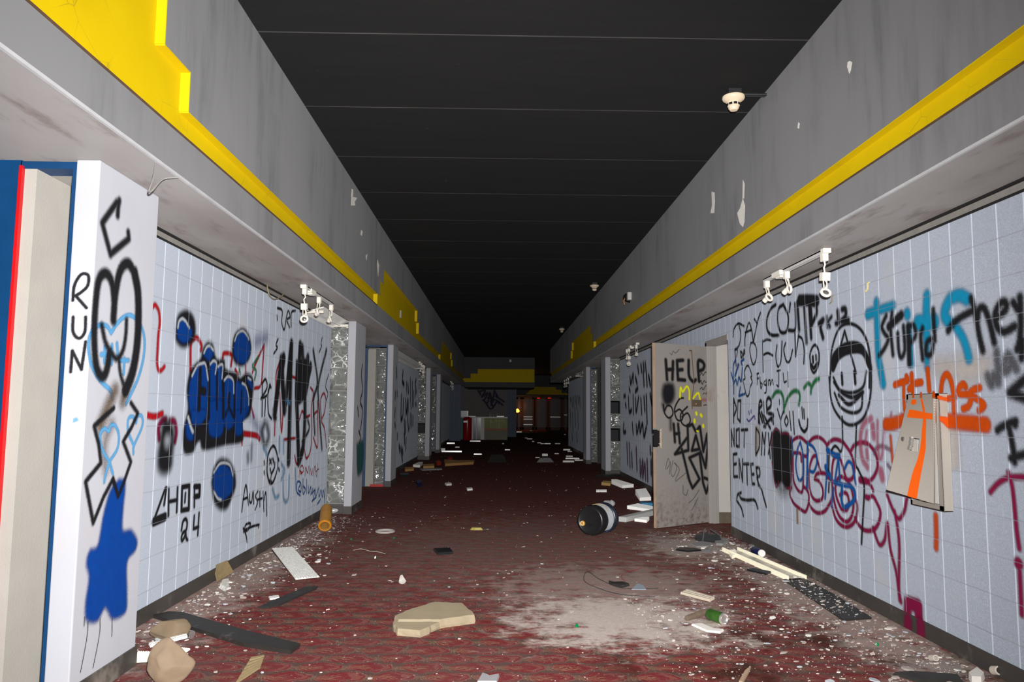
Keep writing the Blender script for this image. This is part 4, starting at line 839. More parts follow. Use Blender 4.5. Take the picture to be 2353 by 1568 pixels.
paint(PRW, 'graffiti_lettering', 'orange words above the steel box', ORANGE, R6, 'w.045:490,1200 560,1172 632,1150 622,1110|590,1180 592,1350 600,1480|w.045:680,1085 690,1270|w.045:790,1170 705,1190 650,1250|w.042:860,1030 880,1260|w.04:1010,1290 1030,1140 1080,1080 1122,1150 1152,1300 1160,1500|1060,1360 1170,1340|w.04:1290,1222 1262,1192 1212,1240 1222,1300 1312,1312 1352,1352 1322,1440 1262,1470|w.04:1450,1232 1372,1260 1342,1310 1440,1372 1500,1432 1442,1490', w=0.035, soft=0.008)
paint(PRW, 'graffiti_scrawl', 'thick orange bar running either side of the box', ORANGE, R9, '+-105,590 20,580 250,500|950,520 1250,555 1700,600', w=0.085, soft=0.015)
paint(PRW, 'graffiti_scrawl', 'orange stroke and drip around the box', ORANGE, R8, '415,10 428,170|w.045:703,515 706,640 705,715', w=0.028, soft=0.015, fade=0.9)
PBB = Plane((XR - 0.0092, 4.0, 0), (0, 1, 0), (-1, 0, 0), parent=wr)
paint(PBB, 'graffiti_lettering', 'crimson block letter running down onto the base strip', CRIM, R8, '-516,1180 512,1270|-596,1200 600,1310', w=0.085, soft=0.012, fade=0.8)
# bare marks: small hooks and strip left in the blocks
# ---- second right wall, far right wall, back wall
c6 = crop(1280, 700, 2.8)
PRW2 = Plane((XR, 9.3, 0), (0, 1, 0), (-1, 0, 0), parent=wr, ax=1, off=OFFR)
paint(PRW2, 'graffiti_lettering', 'black rows of words on the wall beyond the door', BLACK, c6, '520,400 525,440|540,390 545,430|555,380 560,425|568,378 572,420|470,470 475,510 490,450 490,500|505,470 515,510|555,440 560,520|575,440 580,520|590,460 600,520|430,590 440,590|460,600 465,690 480,680|490,590 492,700|505,610 510,690 525,600|540,610 545,700|560,600 565,680|575,590 580,760|600,580 610,640|430,770 428,820 442,820|485,770 490,830|510,780 515,830 530,760 535,820 550,770 560,850 575,790|505,560 520,540|600,920 602,960|605,1010 606,1090|465,540 470,560|440,640 445,660', w=0.085, soft=0.04)
paint(PRW2, 'graffiti_lettering', 'purple letters low on the wall beyond the door', (0.16, 0.03, 0.15), c6, '450,900 455,1020|465,900 470,1040|480,960 484,1040|510,930 515,1060|535,1010 538,1100 552,1010 552,1110 565,1030 570,1120|580,1010 584,1130', w=0.1, soft=0.05, fade=0.85)
PRW3 = Plane((XR, 20.05, 0), (0, 1, 0), (-1, 0, 0), parent=wr3, ax=1, off=OFFR)
paint(PRW3, 'graffiti_lettering', 'black dripping letters on the far right wall', BLACK, crop(1040, 870, 7.468), '2020,330 2030,400|2050,340 2055,480|2075,320 2085,500|2100,330 2105,420|2120,320 2130,520|2150,310 2160,430|2180,320 2190,480|2020,560 2025,760|2060,600 2065,900|2100,560 2110,800|2150,580 2155,860|2050,960 2060,1060|2130,940 2140,1080', w=0.10, soft=0.05)
PBW = Plane((0, 39.5, 0), (1, 0, 0), (0, -1, 0), parent=wb)
paint(PBW, 'graffiti_lettering', 'violet black wildstyle tag on the far back wall', (0.03, 0.025, 0.06), crop(1040, 870, 7.468), '440,210 480,280 460,230 560,210 500,320 600,250 540,380|520,370 600,420 640,250 680,400 720,200|600,330 760,380 860,460|650,390 700,480 760,400 800,430|720,220 780,330 740,300 880,400|560,400 640,520 700,500|640,300 700,360 660,460', w=0.07, soft=0.03, cell=0.03)
# ---- the open door
PD.layer = 2
paint(PD, 'graffiti_lettering', 'HELP sprayed in black at the top of the door', BLACK, d8, '-382,165 392,322|-440,180 435,320|-390,245 440,240|-472,172 480,325|-472,172 520,168|-478,247 515,243|-480,322 535,328|565,170 568,290 600,338 622,325|648,335 640,185 668,175 690,205 680,240 650,255', w=0.042, soft=0.014)
paint(PD, 'graffiti_blob', 'round black sprayed blot under HELP', BLACK, d8, 'w.02:360,520 370,560|w.01:420,640 422,720', fills='400,352 440,365 452,430 440,490 405,525 370,510 354,440 366,370', soft=0.05)
paint(PD, 'graffiti_lettering', 'thin black 666 in looping strokes', BLACK, d8, '362,525 372,590 405,630 438,600 428,545 395,532 372,572|522,470 490,480 452,560 470,640 508,648 520,600 492,562 458,582|555,540 502,600 510,670 550,694 578,650 556,592 512,622', w=0.02, soft=0.007)
paint(PD, 'graffiti_lettering', 'big angular black tag on the lower door', BLACK, d8, '-445,680 455,822|-480,680 494,832|-450,760 490,752|-552,790 455,920 558,890|-556,690 562,890|-556,700 592,680 622,740 652,700|-590,890 622,770 652,880 590,892|-655,700 682,900 712,760 716,870 700,1030 660,900|-510,880 570,1130 596,1192 652,1120 570,950 652,912 680,1150 706,1232 736,1130 690,1110', w=0.036, soft=0.014)
paint(PD, 'graffiti_lettering', 'yellow marks in the middle of the door', YEL, d8, '495,462 500,388 518,420 548,378 568,410 570,480|600,472 640,430 656,480|w.04:625,590 628,600|w.04:662,605 668,615|w.035:612,645 612,665|w.04:680,690 682,700|w.02:630,735 640,738', w=0.028, soft=0.008)
paint(PD, 'graffiti_scrawl', 'fine pencil scribbles on the door', (0.05, 0.05, 0.05), d8, '378,1040 400,955 410,1000 390,1040|420,980 410,1080|440,970 422,1060 440,1100 470,1030 450,990 470,1010 490,1050 455,1130|460,1140 520,1090 550,1070 550,1120|520,1170 520,1230 545,1250 560,1200|650,1205 600,1280 565,1310|640,1270 590,1370|415,110 430,125 440,95 460,110 490,80', w=0.005, soft=0.003, cell=0.006)
paint(PD, 'graffiti_lettering', 'small black handwriting along the door edge', BLACK, d8, '655,290 670,270 680,290 700,262 715,285 732,270|650,350 665,330 672,360 690,330 700,345 725,330|655,400 670,385 680,405 700,375 720,365|680,440 690,430|700,440 712,425|685,530 700,525 716,532', w=0.008, soft=0.003, cell=0.006)
paint(PD, 'paint_patch', 'faint red patch beside the bolt plate', (0.45, 0.12, 0.14), d8, fills='-668,478 706,478 706,497 668,497', soft=0.01, fade=0.7)

# ================================================================== THINGS ON WALLS AND CEILING
M_ENAM = plain('ivory_enamel', (0.72, 0.68, 0.60), 0.35, var=0.05, sc=20)
M_WGLOSS = plain('glossy_white_enamel', (0.85, 0.84, 0.80), 0.25, var=0.08, sc=15, dirt=(0.45, 0.38, 0.30), dirt_amt=0.1)
M_BLK = plain('black_plastic', (0.012, 0.012, 0.013), 0.35, var=0.3, sc=20)
M_RAIL = plain('grey_white_rail', (0.50, 0.49, 0.48), 0.4, var=0.08)
M_LENS = plain('dull_reflector', (0.25, 0.24, 0.23), 0.2, metal=0.7)

def torus(mb, R, r, seg=20, ms=8):
    vs = []; fs = []
    for i in range(seg):
        a = 2 * math.pi * i / seg
        for j in range(ms):
            b = 2 * math.pi * j / ms; q = R + r * math.cos(b)
            vs.append((q * math.cos(a), q * math.sin(a), r * math.sin(b)))
    for i in range(seg):
        for j in range(ms):
            fs.append((i * ms + j, ((i + 1) % seg) * ms + j, ((i + 1) % seg) * ms + (j + 1) % ms, i * ms + (j + 1) % ms))
    return mb.add(vs, fs)

def lamp_head(root, y, lean, drop=0.0, ring_face=None, k=1.0, side=1):
    """adapter on the rail, slotted yoke with the ring of the lamp, the socket on its own cord"""
    M0 = TR(0, y, -0.03)
    ad = MB(); ad.M = M0; ad.prism([(-0.02, -0.026), (0.02, -0.026), (0.02, 0.026), (-0.02, 0.026)], -0.055, 0.005, 1.0)
    z0 = -0.05
    h = ad.build('lamp_head', M_ENAM, root, bevel=0.004)
    if drop:
        c = MB(); c.M = M0; c.tube([(0, 0, -0.05), (0.006, 0.004, -0.08), (-0.006, -0.004, -0.05 - drop * 0.6), (0, 0, -0.05 - drop)], 0.006, 8).build('cord', M_ENAM, h, smooth=True)
        b = MB(); b.M = M0 @ TR(0, 0, -0.05 - drop - 0.03) @ RX(0.15); b.box(-0.028, 0.028, -0.03, 0.03, -0.03, 0.03).build('swivel_box', M_ENAM, h, bevel=0.004)
        z0 = -0.05 - drop - 0.055
    yk = MB(); yk.M = M0 @ TR(0, 0, z0) @ RX(lean) @ RZ(0.3 * side)
    L = (0.06 if drop else 0.078) * k
    for x in (-0.017, 0.011): yk.box(x, x + 0.006, -0.003, 0.003, -L, 0)
    yk.box(-0.017, 0.017, -0.003, 0.003, -0.006, 0.002).box(-0.017, 0.017, -0.003, 0.003, -L, -L + 0.006)
    yk.build('yoke', M_ENAM, h)
    rg = MB(); rg.M = M0 @ TR(0, 0, z0) @ RX(lean) @ TR(0, 0, -L - 0.03) @ (ring_face or RY(1.2))
    torus(rg, 0.030, 0.010).build('lamp_ring', M_ENAM, h, smooth=True)
    ln = MB(); ln.M = rg.M; ln.lathe([(0, 0.012), (0.016, 0.008), (0.028, -0.004)], 18).build('reflector', M_LENS, h, smooth=True)
    sp = -lean * 0.8
    e = Vector((0.02 * side, math.sin(sp) * 0.09, -math.cos(sp) * 0.09)) if not drop else Vector((0.015, 0.02, -0.05))
    base = M0 @ Vector((0, 0, z0))
    cd = MB().tube([base, base + e * 0.4 + Vector((0.012, 0, 0)), base + e], 0.004, 6).build('lamp_cord', M_ENAM, h, smooth=True)
    so = MB(); so.M = TR(*(base + e)) @ RX(0.5 + sp) @ RY(0.4); so.lathe([(0, 0.0), (0.019, 0.0), (0.021, -0.02), (0.021, -0.048), (0.0, -0.048)], 16).build('lamp_socket', M_ENAM, h, smooth=True)
    return h

def track_light(name_label, X, y0, y1, boxf, heads, side):
    t = thing('track_light', name_label, 'track light', (X, (y0 + y1) / 2, ZS))
    h = (y1 - y0) / 2
    MB().box(-0.018, -0.006, -h, h, -0.030, -0.002).box(0.006, 0.018, -h, h, -0.030, -0.002).box(-0.018, 0.018, -h, h, -0.012, 0.0).build('track_rail', M_RAIL, t)
    yb = -h + 2 * h * boxf
    MB().box(-0.045, 0.03, yb - 0.09, yb + 0.09, -0.045, -0.005).box(-0.025, 0.025, yb - 0.05, yb + 0.05, -0.058, -0.03).build('feed_box', M_ENAM, t, bevel=0.003)
    MB().box(-0.028, 0.028, -h - 0.03, -h + 0.02, -0.034, 0.0).build('end_cap', M_ENAM, t, bevel=0.003)
    for f, lean, drop, rf in heads: lamp_head(t, -h + 2 * h * f, lean, drop, rf, 1.0, side)
    return t
track_light('ivory track light with three lamps under the left soffit, nearest', -1.83, 6.96, 8.15, 0.22, [(0.03, 0.12, 0.09, RX(1.2)), (0.5, -0.45, 0, RY(1.3)), (0.97, -0.35, 0, RY(1.2))], -1)
track_light('ivory track light above the scribbled name on the right wall', 2.295, 5.18, 6.39, 0.70, [(0.02, -0.08, 0.085, RX(1.15)), (0.60, -0.5, 0, RY(1.4)), (0.97, -0.5, 0, RY(0.9))], 1)
track_light('small track light just beyond the open door', 2.31, 12.5, 13.6, 0.5, [(0.1, -0.3, 0, RY(1.2)), (0.75, 0.3, 0.08, RX(1.2)), (0.95, -0.4, 0, RY(1.2))], 1)
track_light('distant track light at the glass blocks of the second left wall', -1.9, 17.9, 19.1, 0.3, [(0.4, 0.3, 0, RX(1.2)), (0.7, -0.3, 0.1, RX(1.2)), (0.95, -0.4, 0, RY(1.2))], -1)
track_light('farthest left track light before the tiled pier', -1.9, 29.6, 31.0, 0.3, [(0.2, 0.3, 0, RX(1.2)), (0.55, -0.3, 0.1, RX(1.2)), (0.95, -0.4, 0.05, RX(1.2))], -1)
track_light('farthest right track light near the end of the right bulkhead', 2.35, 24.8, 27.3, 0.3, [(0.3, 0.3, 0, RX(1.2)), (0.6, -0.3, 0.05, RX(1.2)), (0.9, -0.4, 0.05, RX(1.2))], 1)

def strip_fixture(label, X0, X1, y0, y1, z=2.405, s=1):
    t = thing('fluorescent_fixture', label, 'light fixture', (X0, y0, z))
    L = y1 - y0; W = X1 - X0
    pan = MB(); pan.add([(0, 0, 0.0), (W, 0, 0.062), (W, L, 0.062), (0, L, 0.0), (0, 0, 0.012), (W, 0, 0.074), (W, L, 0.074), (0, L, 0.012)], [(3, 2, 1, 0), (4, 5, 6, 7), (0, 1, 5, 4), (1, 2, 6, 5), (2, 3, 7, 6), (3, 0, 4, 7)])
    pan.build('reflector_pan', M_WGLOSS, t)
    MB().box(min(0, W * 0.12), max(0, W * 0.12), 0, L, -0.022, 0.012).build('front_lip', M_WGLOSS, t)
    MB().tube([(W * 0.5, 0.04, 0.020), (W * 0.5, L - 0.04, 0.020)], 0.013, 8).build('lamp_tube', plain('dead_tube_glass', (0.7, 0.7, 0.68), 0.15), t, smooth=True)
    for yy in (0.0, L - 0.03): MB().box(min(0, W), max(0, W), yy, yy + 0.03, 0.0, 0.03).build('end_bracket', M_ENAM, t)
    return t
strip_fixture('white fluorescent fixture on top of the near left wall by the glass blocks', -2.185, -1.97, 8.35, 9.75)
strip_fixture('white fluorescent strip along the top of the second left wall', -2.185, -1.95, 14.1, 19.6)
strip_fixture('short white fluorescent strip at the far right wall', 2.545, 2.33, 21.0, 23.0)

# smoke detectors
def smoke_detector(label, p, k=1.0, arm=True):
    t = thing('smoke_detector', label, 'smoke detector', (p.x, p.y, ZC))
    MB().box(-0.05, 0.05, -0.05, 0.05, -0.05, 0).build('junction_box', plain('black_painted_steel', (0.014, 0.014, 0.016), 0.6), t, bevel=0.003)
    m = MB(); m.lathe([(0, -0.05), (0.083, -0.05), (0.085, -0.066), (0.078, -0.078), (0.056, -0.092), (0.046, -0.10), (0.046, -0.128), (0.040, -0.134), (0.040, -0.144), (0.028, -0.160), (0, -0.162)], 36)
    m.build('housing', plain('yellowed_ivory_plastic', (0.66, 0.55, 0.40), 0.4, var=0.06), t, smooth=True)
    v = MB()
    for i in range(8):
        v.M = RZ(i * math.pi / 4); v.box(0.041, 0.0475, -0.013, 0.013, -0.124, -0.106)
    v.build('vent_slots', M_BLK, t)
    if arm: MB().tube([(0.05, 0, -0.03), (FR - p.x, 0, -0.03)], 0.012, 8).tube([(0.05, 0.03, -0.03), (FR - p.x, 0.03, -0.03)], 0.008, 8).build('conduit', MATS['black_painted_steel'], t, smooth=True)
    return t
smoke_detector('ivory smoke detector on the black ceiling, nearest the camera', onZ(1685, 208, ZC))
smoke_detector('second smoke detector along the ceiling, halfway down the hall', onZ(1366, 650, ZC), arm=False)
smoke_detector('farthest smoke detector on the ceiling', onZ(1291, 752, ZC), arm=False)
# small square sensor on the far bulkhead
q = onY(*crop(1000, 780, 5.226)(903, 260), 34.8)
tag(MB().box(q.x - 0.05, q.x + 0.05, 34.76, 34.8, q.z - 0.06, q.z + 0.06).build('wall_sensor', M_RAIL, bevel=0.005), 'small grey sensor box on the far cross bulkhead', 'sensor')
# broken horn on the right bulkhead
q = onX(1447, 684, FR); t = thing('alarm_horn', 'broken black alarm horn on the right bulkhead', 'alarm horn', q)
m = MB(); m.M = RY(-math.pi / 2); m.lathe([(0.085, 0), (0.08, 0.02), (0.06, 0.07), (0.03, 0.10), (0, 0.105)], 24); m.build('horn_shell', M_BLK, t, smooth=True)
MB().box(-0.06, 0.0, -0.17, -0.08, -0.06, 0.06).build('mount_bracket', M_RAIL, t, bevel=0.004)
MB().tube([(-0.08, -0.03, -0.01), (-0.10, -0.04, -0.06), (-0.09, -0.02, -0.12)], 0.008, 6).build('loose_wire', plain('orange_wire', (0.5, 0.2, 0.03), 0.5), t, smooth=True)

def cable(name, label, pts, r, m, cat='cable', group=None):
    o = Vector(pts[0]); n = len(pts); P = []
    sp = spline([(p[0], p[1]) for p in pts], True); sz = spline([(p[2], 0) for p in pts], True)
    P = [(a[0] - o.x, a[1] - o.y, b[0] - o.z) for a, b in zip(sp, sz)]
    ob = MB().tube(P, r, 6).build(name, m, smooth=True); ob.location = o
    return tag(ob, label, cat, group)
M_WIRE = plain('dark_wire', (0.03, 0.028, 0.026), 0.6)
M_TANW = plain('tan_cable', (0.22, 0.18, 0.11), 0.6)
cable('hanging_cable', 'thin wire hooked out of the soffit above the near pillar', [onZ(358, 372, ZS - 0.002), onZ(352, 410, ZS - 0.05), onZ(342, 440, ZS - 0.10), onZ(350, 438, ZS - 0.11), onZ(375, 412, ZS - 0.03), onZ(410, 408, ZS - 0.004)], 0.004, plain('grey_wire', (0.2, 0.19, 0.18), 0.6))
cable('hanging_cable', 'loop of cable sagging from the wall top beside the black tag', [onX(655, 668, XL + 0.03), onX(648, 680, XL + 0.05), onX(632, 688, XL + 0.06), onX(620, 680, XL + 0.05), onX(615, 665, XL + 0.04), onX(614, 652, XL + 0.02)], 0.006, M_TANW)
# ---- steel cabinet on the right wall
CDP = 0.055; XF = XR - CDP
M_STEEL = None
def steel():
    N = NT('dull_brushed_steel'); p = N.pos()
    br = N.noise(N.scale(p, (60, 60, 1.2)), 6, 4, 0.7)
    c = N.mix(br, (0.36, 0.325, 0.285), (0.45, 0.41, 0.365)); c = N.mix(N.sstep(N.noise(p, 7, 5), 0.55, 0.8), c, (0.40, 0.35, 0.30))
    N.base(c); N.set(rough=0.36, metal=0.25, spec=0.6); return N.m
M_STEEL = steel()
cb = crop(2003, 860, 4.48)
yn = onX(*cb(725, 900), XF).y; yf = onX(*cb(385, 900), XF).y
zb_ = onX(*cb(720, 1412), XF).z; zt_ = onX(*cb(690, 195), XF).z
cab = thing('steel_cabinet', 'dented steel cabinet with a torn-open cover on the right wall', 'cabinet', (XR, yn, zb_))
cw = yf - yn; chh = zt_ - zb_
body = MB().box(-CDP, -0.004, 0, 0.006, 0, chh).box(-CDP, -0.004, cw - 0.006, cw, 0, chh).box(-CDP, -0.004, 0, cw, 0, 0.006).box(-CDP, -0.004, 0, cw, chh - 0.006, chh).box(-0.006, -0.003, 0, cw, 0, chh)
body.box(-CDP, -CDP + 0.004, 0, 0.045, 0, chh).box(-CDP, -CDP + 0.004, cw - 0.02, cw, 0, chh).box(-CDP, -CDP + 0.004, 0, cw, chh - 0.035, chh).box(-CDP, -CDP + 0.004, 0, cw, 0, 0.03)
body.build('cabinet_body', M_STEEL, cab, bevel=0.003)
MB().box(-0.02, -0.008, 0.03, cw - 0.03, 0.03, chh - 0.05).build('cabinet_interior', plain('pale_cabinet_lining', (0.5, 0.49, 0.47), 0.5), cab)
O = Vector((XR, yn, zb_))
def cpt(x, y, X): return onX(*cb(x, y), X) - O
TLc, TRc, BRc, BLc = cpt(385, 250, XF - 0.006), cpt(648, 250, XF - 0.006), cpt(645, 1335, XF - 0.012), cpt(155, 1192, XF - 0.15)
def bil(s, t): return TLc * (1 - s) * (1 - t) + TRc * s * (1 - t) + BRc * s * t + BLc * (1 - s) * t
def in_hole(s, t): return 0.33 < s < 0.60 and 0.40 < t < 0.545
mb = MB(); ns, nt_ = 30, 44; vs = []; fs = []
for j in range(nt_ + 1):
    for i in range(ns + 1): vs.append(bil(i / ns, j / nt_))
for j in range(nt_):
    for i in range(ns):
        if in_hole((i + 0.5) / ns, (j + 0.5) / nt_): continue
        a = j * (ns + 1) + i; fs.append((a, a + 1, a + ns + 2, a + ns + 1))
mb.add(vs, fs); cov = mb.build('cover', M_STEEL, cab); sd = cov.modifiers.new('sheet', 'SOLIDIFY'); sd.thickness = 0.012; sd.offset = 0
mb = MB(); rr = random.Random(3)
for k in range(7):
    p = bil(0.36 + 0.03 * rr.random(), 0.41 + k * 0.019); mb.box(p.x - 0.012, p.x + 0.004, p.y - 0.012, p.y + 0.012, p.z - 0.006, p.z + 0.005)
mb.build('torn_lock', plain('bright_lock_scrap', (0.6, 0.58, 0.55), 0.25, metal=0.7), cov)
p = bil(0.13, 0.44); m = MB(); m.M = TR(*p) @ RY(-math.pi / 2); m.lathe([(0.015, 0), (0.015, 0.008), (0.010, 0.011), (0, 0.011)], 16).build('lock_screw', M_LENS, cov)
mb = MB()
for k in range(40): p = bil(1.0, k / 40); mb.box(p.x - 0.003, p.x + 0.002, p.y - 0.006, p.y - 0.001, p.z - 0.0055, p.z + 0.0055)
mb.build('piano_hinge', plain('dark_hinge', (0.24, 0.21, 0.185), 0.4, metal=0.6), cab)
# orange paint that crosses the cabinet
M_OR = plain('orange_spray_on_steel', (0.62, 0.085, 0.003), 0.4, var=0.08)
def invb(px, py):
    s = t = 0.5
    P = lambda s, t: (lambda q: ((q.dot(AR) / q.dot(AF)), (q.dot(AU) / q.dot(AF))))(bil(s, t) + O - EYE)
    x, y = cb(px, py); tx, ty = (x - CX) / FPX, -(y - CY) / FPX
    for _ in range(12):
        a = P(s, t); b = P(s + 1e-3, t); c = P(s, t + 1e-3)
        j11, j12, j21, j22 = (b[0] - a[0]) / 1e-3, (c[0] - a[0]) / 1e-3, (b[1] - a[1]) / 1e-3, (c[1] - a[1]) / 1e-3
        e0, e1 = tx - a[0], ty - a[1]; d = j11 * j22 - j12 * j21
        s += (e0 * j22 - j12 * e1) / d; t += (j11 * e1 - j21 * e0) / d
    return s, t
def cover_stroke(name, left, right, n=20):
    L = spline(left, True); R = spline(right, True); mb = MB(); vs = []; fs = []
    for a, b in zip(L, R):
        for k in range(5):
            x = a[0] + (b[0] - a[0]) * k / 4; y = a[1] + (b[1] - a[1]) * k / 4
            s, t = invb(x, y); s = min(max(s, 0), 1); t = min(max(t, 0), 1); vs.append(bil(s, t) + Vector((-0.0085, -0.001, 0)))
    for i in range(len(L) - 1):
        for k in range(4): a = i * 5 + k; fs.append((a, a + 1, a + 6, a + 5))
    mb.add(vs, fs); o = mb.build(name, M_OR, cov); o['label'] = 'orange sprayed stroke on the steel cover'
cover_stroke('orange_paint', [(515, 255), (528, 320), (540, 400), (540, 480), (528, 600), (520, 700), (490, 860), (440, 1000), (405, 1130), (378, 1255)], [(535, 255), (550, 320), (565, 400), (575, 480), (572, 600), (570, 700), (568, 780), (535, 960), (505, 1120), (478, 1290)])
cover_stroke('orange_paint', [(400, 365), (450, 370), (520, 385), (580, 398), (640, 405)], [(375, 445), (450, 452), (520, 458), (580, 462), (640, 470)])
cover_stroke('orange_paint', [(425, 268), (440, 262), (470, 262)], [(415, 300), (440, 318), (472, 300)])
PCF = Plane((XF - 0.0005, yn, 0), (0, 1, 0), (-1, 0, 0), parent=cab)
for st_, lb_ in (('w.03:-640,200 650,480', 'orange stroke down the near edge of the cabinet frame'), ('w.02:-430,205 430,238', 'short orange stroke on the cabinet top rail, far side'), ('w.02:-512,200 510,238', 'short orange stroke in the middle of the cabinet top rail')):
    paint(PCF, 'orange_paint', lb_, ORANGE, cb, st_, w=0.03, soft=0.004, cell=0.006)
PCS = Plane((XR, yn - 0.0005, 0), (1, 0, 0), (0, -1, 0), parent=cab)
paint(PCS, 'orange_paint', 'thin orange line across the top of the cabinet side', ORANGE, cb, 'w.02:-690,240 775,262', w=0.02, soft=0.004, cell=0.006)
paint(PCS, 'orange_paint', 'orange sprayed bar on the cabinet side', ORANGE, cb, fills='-692,432 795,448 797,560 775,550 745,515 700,480', w=0.02, soft=0.004, cell=0.006)
# small leftovers fixed to the blocks
q = onX(*R4(975, 1495), XR); tag(MB().box(-0.008, 0, -0.018, 0.018, -0.065, 0.065).build('wall_strip', plain('corroded_strip', (0.25, 0.2, 0.16), 0.6, metal=0.4, var=0.4, sc=60)), 'corroded metal strip fixed low on the right wall under the bubble letters', 'metal strip').location = q
for k, (x, y) in enumerate(((1375, 45),)):
    q = onX(*R3(x, y), XR); o = MB().tube([(0, 0, 0.03), (-0.012, 0, 0.02), (-0.012, 0.004, -0.015), (-0.02, 0.03, -0.03)], 0.005, 6).build('wall_hook', M_TANW, smooth=True); o.location = q; tag(o, 'bent hook in the block joint below the right track light', 'hook')
q = onX(*R6(188, 90), XR); o = MB().tube([(0, 0, 0.03), (-0.014, 0, 0.02), (-0.014, 0, -0.02), (-0.02, 0.02, -0.035)], 0.007, 6).build('wall_hook', plain('yellowed_hook', (0.5, 0.45, 0.2), 0.5), smooth=True); o.location = q; tag(o, 'yellowish hook in the joint above the bright blue T', 'hook')

# ================================================================== THINGS ON THE FLOOR
def poly_thing(name, label, cat, px, th, m, z0=0.0, slope=0.0, group=None, top=1.0, bevel=0.0, rot=None):
    """px: outline as seen of the TOP face; stands th thick on the floor"""
    P = [onZ(x, y, z0 + th) for x, y in px]; c = sum(P, Vector()) / len(P); c.z = 0
    mb = MB(); mb.prism([(p.x - c.x, p.y - c.y) for p in P], z0, z0 + th, top)
    if slope:
        y0 = min(v[1] for v in mb.v); k = len(P)
        mb.v = mb.v[:k] + [(v[0], v[1], v[2] + slope * (v[1] - y0)) for v in mb.v[k:]]
    o = mb.build(name, m, bevel=bevel); o.location = c
    return tag(o, label, cat, group)
def ribbed(name, label, cat, px, n, m, z=(0.004, 0.004, 0.004, 0.004), rib=0.008, group=None, gap=0.45, th=0.004):
    """a slatted plastic sheet: quad px corners a,b,c,d; ribs run from edge ab to edge dc"""
    Q = [onZ(x, y, zz) for (x, y), zz in zip(px, z)]; c = sum(Q, Vector()) / 4; c.z = 0
    a, b, cc, d = [q - c for q in Q]
    t = thing(name, label, cat, c, group=group)
    up = Vector((0, 0, 1)); mb = MB()
    mb.add([a, b, cc, d, a + up * th, b + up * th, cc + up * th, d + up * th], [(3, 2, 1, 0), (4, 5, 6, 7), (0, 1, 5, 4), (1, 2, 6, 5), (2, 3, 7, 6), (3, 0, 4, 7)])
    mb.build('sheet', m, t)
    mb = MB()
    for i in range(n):
        f0 = (i + 0.1) / n; f1 = (i + 1 - gap * 0.5) / n; fm = (f0 + f1) / 2
        P = lambda f, g: a + (b - a) * f + ((d + (cc - d) * f) - (a + (b - a) * f)) * g
        v = [P(f0, 0), P(f1, 0), P(f1, 1), P(f0, 1)]
        mb.add([q + up * th for q in v] + [q + up * (th + rib) for q in (P(f0 + .02 / n, 0.01), P(f1 - .02 / n, 0.01), P(f1 - .02 / n, 0.99), P(f0 + .02 / n, 0.99))], [(4, 5, 6, 7), (0, 1, 5, 4), (1, 2, 6, 5), (2, 3, 7, 6), (3, 0, 4, 7)])
    mb.build('slats', m, t)
    return t
def prism_mat():
    N = NT('prismatic_white_plastic'); p = N.pos()
    N.base((0.92, 0.91, 0.87)); N.set(rough=0.25, spec=1.0, drough=1.0); N.bump(N.voro(p, 130, 'Distance'), 1.0, 0.02); return N.m
M_DIFF = prism_mat()
M_GLINT = plain('glint_white_enamel', (0.94, 0.93, 0.90), 0.2, var=0.03, spec=0.8, dr=1.0)  # near-white colour stands in for glints on scraps and panels
M_DIFY = plain('yellowed_diffuser_plastic', (0.80, 0.75, 0.58), 0.25, var=0.12, sc=25, spec=0.6, dr=0.8)
M_TANM = plain('tan_slatted_plastic', (0.22, 0.165, 0.085), 0.45, var=0.3, sc=25)
ribbed('light_diffuser', 'white slatted light diffuser panel lying on the carpet near the left wall', 'diffuser', [(625, 1262), (672, 1258), (734, 1327), (679, 1333)], 9, M_DIFF, z=(0.11, 0.11, 0.012, 0.012), rib=0.006)
ribbed('diffuser_scrap', 'tan slatted scrap leaning on the base of the left wall', 'diffuser scrap', [(498, 1338), (490, 1302), (522, 1289), (537, 1316)], 7, M_TANM, z=(0.01, 0.10, 0.17, 0.05), rib=0.004)
ribbed('diffuser_scrap', 'tan slatted scrap at the bottom edge of the picture', 'diffuser scrap', [(598, 1537), (608, 1508), (578, 1512), (540, 1575)], 6, M_TANM, z=(0.02, 0.03, 0.03, 0.01), rib=0.005)
ribbed('diffuser_scrap', 'bright ridged scrap beside the pointed rock', 'diffuser scrap', [(437, 1494), (390, 1488), (352, 1517), (400, 1519)], 9, M_DIFY, z=(0.03, 0.03, 0.01, 0.01), rib=0.005)
ribbed('diffuser_scrap', 'small ridged scrap against the near pillar base', 'diffuser scrap', [(349, 1501), (316, 1500), (312, 1524), (340, 1522)], 6, M_DIFY, z=(0.03, 0.03, 0.01, 0.01), rib=0.005)
ribbed('diffuser_scrap', 'long narrow white ridged strip below the flat rock', 'diffuser scrap', [(341, 1483), (345, 1489), (431, 1467), (428, 1461)], 2, M_DIFF, z=(0.012, 0.012, 0.03, 0.03), rib=0.01)
ribbed('diffuser_scrap', 'beige corrugated scrap between the dust patch and the right wall', 'diffuser scrap', [(1563, 1366), (1580, 1358), (1643, 1377), (1632, 1384)], 3, plain('beige_plastic', (0.48, 0.42, 0.33), 0.5), z=(0.01,) * 4, rib=0.012)
ribbed('diffuser_scrap', 'black mesh scrap beside the long metal trough', 'diffuser scrap', [(1716, 1312), (1731, 1309), (1772, 1317), (1761, 1322)], 9, M_BLK, z=(0.01,) * 4, rib=0.01)

